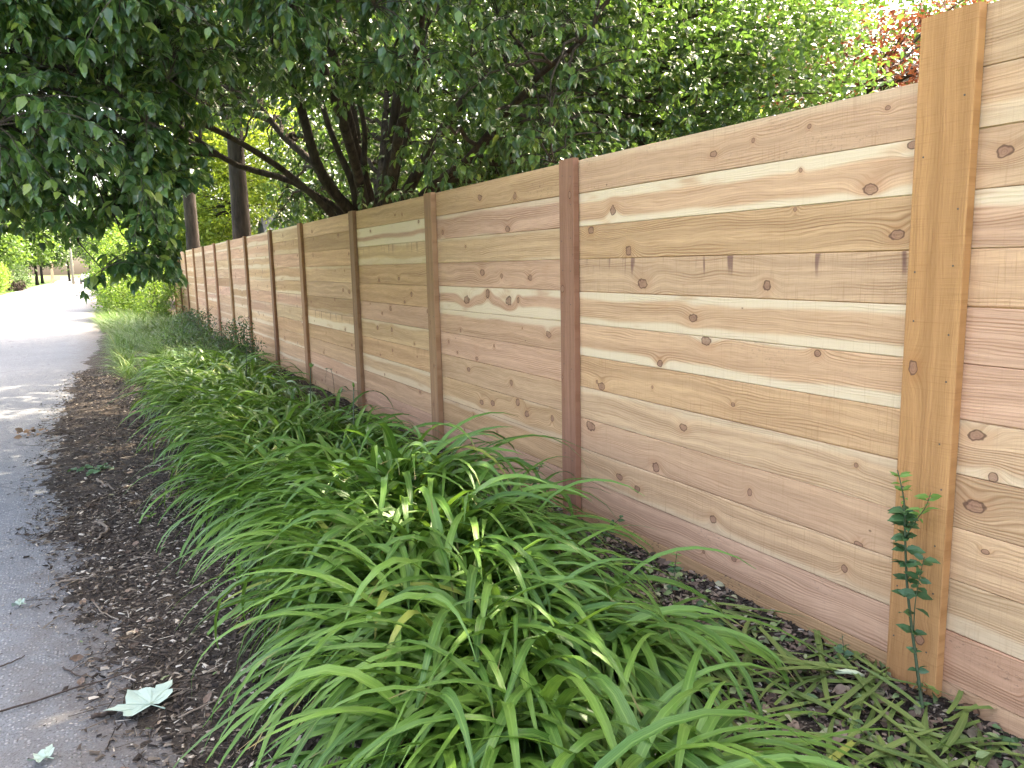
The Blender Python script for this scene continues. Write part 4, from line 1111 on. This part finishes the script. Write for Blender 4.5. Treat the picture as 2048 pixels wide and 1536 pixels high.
# ------------------------------------------------------------------ cut daylily debris by the near batten
def flat_leaf(name, label, x, y, a, L, W, z, mat, cat='cut leaf', bendy=.3, group='cut daylily leaves on the ground'):
    V, F, ac, al = strap(L, W, math.pi / 2 - .10, random.uniform(.05, .25), None, random.uniform(-.5, .5), 8, random.uniform(-bendy, bendy))
    b = MB(); b.add(V, F, across=ac, along=al)
    o = b.build(name, mat, None, (x, y, z), True)
    o.rotation_euler = (random.uniform(-.08, .08), 0, a)
    return tag(o, label, cat, group)
CUT = [(-.62, 1.95, 2.2, 'long cut strap leaf lying across the litter at the near edge of the debris'), (-.45, 1.55, .3, 'cut green leaf pointing at the foot of the near batten'),
       (-.55, 1.45, .55, 'broad cut leaf lying under the sapling'), (-.35, 1.85, 2.5, 'cut leaf resting against the lowest fence board'), (-.75, 1.75, -.4, 'cut leaf at the right end of the nearest daylily'),
       (-.30, 1.30, 1.2, 'cut leaf lying beneath the right side of the near batten'), (-.50, 1.20, .8, 'cut leaf at the bottom right corner'), (-.70, 1.35, .2, 'cut leaf at the bottom edge right of the daylilies'),
       (-.42, 2.15, 1.9, 'dark cut leaf in the litter below the middle of the bay'), (-.58, 2.35, 2.8, 'twisted cut leaf among the dry leaves left of the debris')]
for x, y, a, lab in CUT:
    flat_leaf('cut_leaf', lab, x, y, a, random.uniform(.38, .6), random.uniform(.02, .03), .05 + random.uniform(0, .03), M['cut'])
b = MB()
tm = [strap(random.uniform(.22, .55), random.uniform(.014, .026), math.pi / 2 - .05, random.uniform(-.1, .3), None, random.uniform(-.8, .8), 5, random.uniform(-.4, .4)) for _ in range(8)]
for V, F, ac, al in tm:
    k = 17
    P = np.stack([-.06 - .68 * rng.uniform(size=k), 1.0 + 1.45 * rng.power(.8, k)], axis=1)
    th = rng.uniform(0, 6.28, k); c, s_ = np.cos(th), np.sin(th)
    Mx = np.zeros((k, 3, 3)); Mx[:, 0, 0] = c; Mx[:, 1, 0] = s_; Mx[:, 0, 1] = -s_; Mx[:, 1, 1] = c; Mx[:, 2, 2] = 1
    b.bulk(V, F, Mx, np.column_stack([P, mulch_z(P[:, 0], P[:, 1]) + rng.uniform(.004, .05, k)]), across=ac, along=al)
b.build('plant_debris', M['cut'], smooth=True, kind='stuff')
n = 520
P = np.stack([-.04 - .75 * rng.uniform(size=n), 1.0 + 1.9 * rng.power(.8, n)], axis=1)
b = MB(); th = rng.uniform(0, 6.28, n)
b.bulk(LV, LF, frames(np.stack([np.cos(th), np.sin(th), rng.normal(0, .3, n)], axis=1), np.stack([rng.normal(0, .5, n), rng.normal(0, .5, n), np.ones(n)], axis=1), rng.uniform(.02, .055, n)), np.column_stack([P, mulch_z(P[:, 0], P[:, 1]) + rng.uniform(.008, .035, n)]))
b.build('green_leaf_litter', M['green_litter'], kind='stuff')
# the pulled-up plant with its pale base
pb = thing('pulled_daylily', 'pulled-up daylily shoot with a white base lying below the near bay', 'daylily shoot', (-.16, 1.70, .06), 2.55)
b = MB(); b.tube(np.array([(0, 0, .02), (.03, 0, .03), (.06, 0, .035), (.10, 0, .03)]), [.005, .010, .009, .007], 8)
b.build('stalk', M['white_base'], pb, smooth=True)
for q in range(5):
    V, F, ac, al = strap(random.uniform(.3, .5), .02, math.pi / 2 - .15, random.uniform(.0, .25), None, random.uniform(-.5, .5), 8, random.uniform(-.5, .5))
    b = MB(); b.add(V + np.array([.05, 0, .03]), F, across=ac, along=al); b.build('leaf', M['cut'], pb, smooth=True)

# ------------------------------------------------------------------ things lying on the mulch and the road
def lobed_leaf(name, label, loc, rz, size, cat='leaf', mat=None, curl=.11):
    root = thing(name, label, cat, loc, rz)
    pts = [(0, -.36), (.12, -.44), (.34, -.46), (.52, -.40), (.62, -.24), (.58, -.10), (.78, .02), (.88, .16), (.66, .20), (.52, .28), (.44, .20), (.36, .44), (.22, .58), (.08, .78), (-.04, .60),
           (-.16, .46), (-.28, .24), (-.40, .36), (-.60, .34), (-.82, .24), (-.70, .08), (-.64, -.06), (-.56, -.14), (-.66, -.30), (-.50, -.42), (-.30, -.46), (-.12, -.44)]
    P = []
    for i in range(len(pts)):
        a, c = np.array(pts[i]), np.array(pts[(i + 1) % len(pts)])
        P += [a, a * .5 + c * .5]
    P = np.array(P) * size
    h = lambda p: curl * size * (1.5 * abs(math.sin(math.atan2(p[1], p[0]) * 2.5)) * np.linalg.norm(p) / size * .8 + .5 * (p[0] / size) ** 2 - .2 * p[1] / size)
    V = [(0, -.30 * size, .01)]; F = []
    n = len(P)
    for k in (.35, .7, 1.0):
        for p in P:
            q = p * k + np.array([0, -.30 * size]) * (1 - k)
            V.append((q[0], q[1], .008 + h(q) * 1.0))
    for i in range(n):
        j = (i + 1) % n
        F.append((0, 1 + i, 1 + j))
        for r in (0, 1):
            F.append((1 + r * n + i, 1 + (r + 1) * n + i, 1 + (r + 1) * n + j, 1 + r * n + j))
    b = MB(); b.add(V, F)
    b.build('blade', mat or M['pale_leaf'], root, smooth=False)
    for tip in ((.12, .55), (.68, .0), (-.70, -.05), (.45, .33), (-.40, .36), (.45, -.35), (-.44, -.36)):
        T = np.array(tip) * size
        pp = []
        for t in np.linspace(0, .92, 6):
            q = np.array([0, -.30 * size]) * (1 - t) + T * t
            pp.append((q[0], q[1], .0095 + h(q)))
        b = MB(); b.tube(np.array(pp), np.linspace(.0011, .0004, 6) * (size / .13), 5)
        b.build('vein', M['vein'], root)
    b = MB(); b.tube(np.array([(0, -.30 * size, .011), (.03 * size, -.5 * size, .012), (.1 * size, -.72 * size, .008)]), [.0018, .0018, .0022], 5)
    b.build('leaf_stalk', M['vein'], root)
    return root

zz = lambda x, y: float(max(mulch_z(np.array([x]), np.array([y]))[0], .010))
lobed_leaf('fallen_leaf', 'large pale green lobed leaf lying underside up at the mulch edge', (-2.40, 2.90, zz(-2.4, 2.90) + .014), .5, .150)
lobed_leaf('fallen_leaf', 'small pale dry leaf lying on the asphalt at the left edge', (-2.86, 4.12, .016), 1.2, .045, curl=.5)
lobed_leaf('fallen_leaf', 'pale curled leaf on the asphalt at the bottom left corner', (-2.70, 2.72, .016), .8, .055, curl=.35)
lobed_leaf('fallen_leaf', 'light leaf lying against the daylilies near the bottom edge', (-2.02, 2.62, zz(-2.02, 2.62) + .004), 2.1, .04, curl=.5)
lobed_leaf('fallen_leaf', 'dry leaf half under the road-side daylilies above the pale twig', (-1.98, 5.55, zz(-1.98, 5.55) + .004), .2, .06, mat=M['dead_leaf'], curl=.5)
lc = thing('dead_leaf_clump', 'clump of curled brown dead leaves on the asphalt at the left edge', 'dead leaves', (-3.08, 8.62, .012))
for q in range(14):
    leaf_child(lc, None or sap_leaf, (random.uniform(-.14, .14), random.uniform(-.12, .12), random.uniform(.01, .05)), (random.gauss(0, 1), random.gauss(0, 1), random.uniform(-.1, .5)), random.uniform(.06, .1))
dl = sap_leaf.copy(); dl.materials.clear(); dl.materials.append(M['dead_leaf'])
for o in lc.children: o.data = dl

def twig(label, pts, r, mat, fork=None):
    root = thing('twig', label, 'twig', pts[0][:2] + (zz(*pts[0][:2]),))
    b0 = np.array(pts[0][:2] + (zz(*pts[0][:2]),))
    P = np.array([(p[0], p[1], zz(p[0], p[1]) + r + (p[2] if len(p) > 2 else .004)) for p in pts]) - b0
    P = smooth_path(P, 12) + np.concatenate([np.zeros((1, 3)), rng.normal(0, r * .5, (10, 3)), np.zeros((1, 3))])
    b = MB(); b.tube(P, np.linspace(r, r * .55, 12), 6); b.build('shaft', mat, root, smooth=True)
    if fork:
        q = P[int(fork[0] * 11)]
        b = MB(); b.tube(np.array([q, q + np.array(fork[1]) * .5 + [0, 0, .004], q + np.array(fork[1])]), [r * .7, r * .5, r * .3], 5)
        b.build('side_shoot', mat, root, smooth=True)
twig('pale bent twig on the mulch below the flattened weed', [(-2.52, 6.35), (-2.48, 6.15), (-2.42, 5.95)], .010, M['twig'], (.5, (.06, .05, 0)))
twig('pale S-shaped twig on the mulch left of the seedling', [(-2.52, 5.18), (-2.48, 5.08), (-2.50, 4.98), (-2.56, 4.88)], .010, M['twig'])
twig('short straight stick near the mulch edge', [(-2.72, 4.34), (-2.62, 4.32), (-2.54, 4.30)], .007, M['twig'], (.6, (-.08, -.10, .01)))
twig('thin pale forked twig in the middle of the mulch strip', [(-2.56, 4.02), (-2.53, 3.88), (-2.48, 3.75)], .005, M['twig'])
twig('long thin dark twig lying across the asphalt to the mulch', [(-2.92, 3.10), (-2.70, 3.14), (-2.45, 3.18), (-2.32, 3.24)], .004, M['twig_dark'])
twig('short dark twig on the asphalt at the left edge', [(-2.93, 3.46), (-2.86, 3.50), (-2.80, 3.55)], .004, M['twig_dark'])
twig('dark twig lying just above the large pale leaf', [(-2.66, 3.36), (-2.62, 3.28), (-2.58, 3.22)], .004, M['twig_dark'])
twig('dark piece of bark beside the stalk of the large pale leaf', [(-2.56, 2.90), (-2.50, 2.90), (-2.46, 2.92)], .009, M['twig_dark'])
twig('pale stick lying below the large pale leaf', [(-2.30, 2.74), (-2.18, 2.76), (-2.06, 2.78)], .004, M['twig'])
twig('slender twig on the mulch right of the forked twig', [(-2.36, 4.5), (-2.28, 4.42), (-2.22, 4.40)], .004, M['twig'])
twig('pale twig near the daylilies below the dry leaf', [(-2.2, 5.52), (-2.08, 5.5), (-1.96, 5.54)], .007, M['twig'], (.4, (.05, .08, 0)))
twig('dark twig at the far side of the flattened weed', [(-2.62, 7.5), (-2.45, 7.2), (-2.4, 6.9)], .006, M['twig_dark'])
twig('thin twig on the far mulch by the road edge', [(-2.75, 9.8), (-2.5, 9.7), (-2.3, 9.75)], .007, M['twig'])
twig('long pale twig across the mulch in the distance', [(-2.4, 15.5), (-2.1, 15.7), (-1.75, 15.8)], .010, M['twig'])
b = MB()
n = 2600
P = np.column_stack([rng.uniform(-3.0, -1.5, n), 1.8 + 8 * rng.power(.7, n)])
P = P[P[:, 0] > edge_x(P[:, 1]) - .12]; n = len(P)
th = rng.uniform(0, 6.28, n); L = rng.uniform(.03, .11, n)
Z = np.maximum(mulch_z(P[:, 0], P[:, 1]), .01) + .006
SV = [(-.5, -.012, 0), (.5, -.008, 0), (.5, .008, 0), (-.5, .012, 0), (-.5, 0, .03), (.5, 0, .02)]
SF = [(0, 1, 5, 4), (2, 3, 4, 5), (0, 4, 3), (1, 2, 5)]
b.bulk(SV, SF, frames(np.stack([np.cos(th), np.sin(th), rng.normal(0, .06, n)], axis=1), np.tile([[0, 0, 1.0]], (n, 1)), L, L * 2.0), np.column_stack([P, Z]))
b.build('twig_litter', M['chips'], kind='stuff')

# ------------------------------------------------------------------ far along the road
M['pole'] = plain_mat('weathered_pole', (0.28, 0.25, 0.21), .8, .3, 3)
M['far_wood'] = plain_mat('grey_wood', (0.36, 0.29, 0.21), .8, .3, 2)
M['white'] = plain_mat('white_paint', (0.78, 0.78, 0.76), .5, .05, 4)
M['car_paint'] = plain_mat('dark_car_paint', (0.03, 0.035, 0.04), .3, .1, 3, .6)
M['car_glass'] = plain_mat('car_glass', (0.05, 0.06, 0.07), .08, .05, 3, .8)
M['tyre'] = plain_mat('tyre', (0.02, 0.02, 0.02), .9, .1, 5)
M['roofing'] = plain_mat('grey_roofing', (0.13, 0.13, 0.135), .85, .3, 5)
pole = thing('utility_pole', 'pale wooden utility pole at the far end of the road', 'pole', (-4.55, 120, 0))
b = MB(); b.tube(np.array([(0, 0, -.2), (.02, 0, 4), (.05, 0, 8.5)]), [.17, .15, .12], 10); b.build('shaft', M['pole'], pole, smooth=True)
b = MB(); b.box(-1.0, 1.1, -.06, .06, 7.7, 7.85); b.build('crossarm', M['pole'], pole)
ff = thing('far_fence', 'tall weathered board fence far off on the left of the road', 'fence', (-7.6, 138, 0))
for k in range(14):
    b = MB(); hgt = 3.0 + (.06 if k % 4 == 0 else 0); b.box(-.02, .02, k * .62 - 4, k * .62 - 3.42, -.05, hgt); b.build('board', M['far_wood'], ff)
for k in range(3):
    b = MB(); b.box(.022, .14, k * 3.6 - 4, k * 3.6 - 3.85, -.05, 3.15); b.build('post', M['far_wood'], ff)
sg = thing('yard_sign', 'small white sign standing by the far utility pole', 'sign', (-5.45, 116, 0))
b = MB(); b.box(-.42, .42, -.015, .015, .55, 1.05); b.build('panel', M['white'], sg)
for s in (-.3, .3):
    b = MB(); b.box(s - .02, s + .02, -.012, .012, -.05, .549); b.build('leg', M['pole'], sg)
car = thing('parked_car', 'dark car parked at the far end of the road', 'car', (-2.9, 122, 0))
def loft(rows, name, mat):
    """body from cross sections (y, half width low, half width high, z low, z high)"""
    b = MB(); V = []
    for y, wl, wh, zl, zh in rows:
        V += [(-wl, y, zl), (wl, y, zl), (wl * 1.02, y, (zl + zh) / 2), (wh, y, zh), (-wh, y, zh), (-wl * 1.02, y, (zl + zh) / 2)]
    F = []
    for i in range(len(rows) - 1):
        for j in range(6):
            F.append((i * 6 + j, i * 6 + (j + 1) % 6, (i + 1) * 6 + (j + 1) % 6, (i + 1) * 6 + j))
    F += [tuple(range(6))[::-1], tuple((len(rows) - 1) * 6 + j for j in range(6))]
    b.add(V, F); return b.build(name, mat, car, smooth=False)
loft([(-2.2, .78, .72, .35, .72), (-2.0, .86, .80, .25, .86), (-1.0, .88, .84, .22, .94), (1.2, .88, .84, .22, .95), (2.0, .86, .80, .25, .90), (2.2, .76, .70, .35, .75)], 'body', M['car_paint'])
loft([(-1.15, .80, .76, .93, .955), (-.45, .78, .60, .93, 1.42), (.8, .78, .60, .93, 1.44), (1.7, .80, .74, .93, .955)], 'cabin', M['car_glass'])
b = MB(); b.box(-.58, .58, -.42, .78, 1.441, 1.475); b.build('roof', M['car_paint'], car)
for sx in (-1, 1):
    for y in (-1.35, 1.35):
        b = MB(); b.tube(np.array([(sx * .70, y, .32), (sx * .90, y, .32)]), [.32, .32], 16); b.build('wheel', M['tyre'], car)
    b = MB(); b.box(sx * .6 - .14, sx * .6 + .14, -2.215, -2.12, .60, .72); b.build('headlight', M['white'], car)
shed = thing('garden_shed', 'grey shed with white trim just showing over the fence under the branches', 'shed', (6.0, 36.5, 0))
b = MB(); b.box(-1.4, 1.4, -1.2, 1.2, 0, 2.7); b.build('wall', M['roofing'], shed)
b = MB(); b.add([(-1.6, -1.4, 2.66), (1.6, -1.4, 2.66), (1.6, 1.4, 2.66), (-1.6, 1.4, 2.66), (-1.6, 0, 3.9), (1.6, 0, 3.9)], [(0, 1, 5, 4), (2, 3, 4, 5), (0, 4, 3), (1, 2, 5), (0, 3, 2, 1)]); b.build('roof', M['roofing'], shed)
b = MB(); b.box(-1.62, 1.62, -1.46, -1.402, 2.56, 2.74); b.build('fascia', M['white'], shed)
for x in (-1.43, 1.43):
    b = MB(); b.box(x - .07, x + .07, -1.26, -1.202, 0, 2.55); b.build('corner_trim', M['white'], shed)
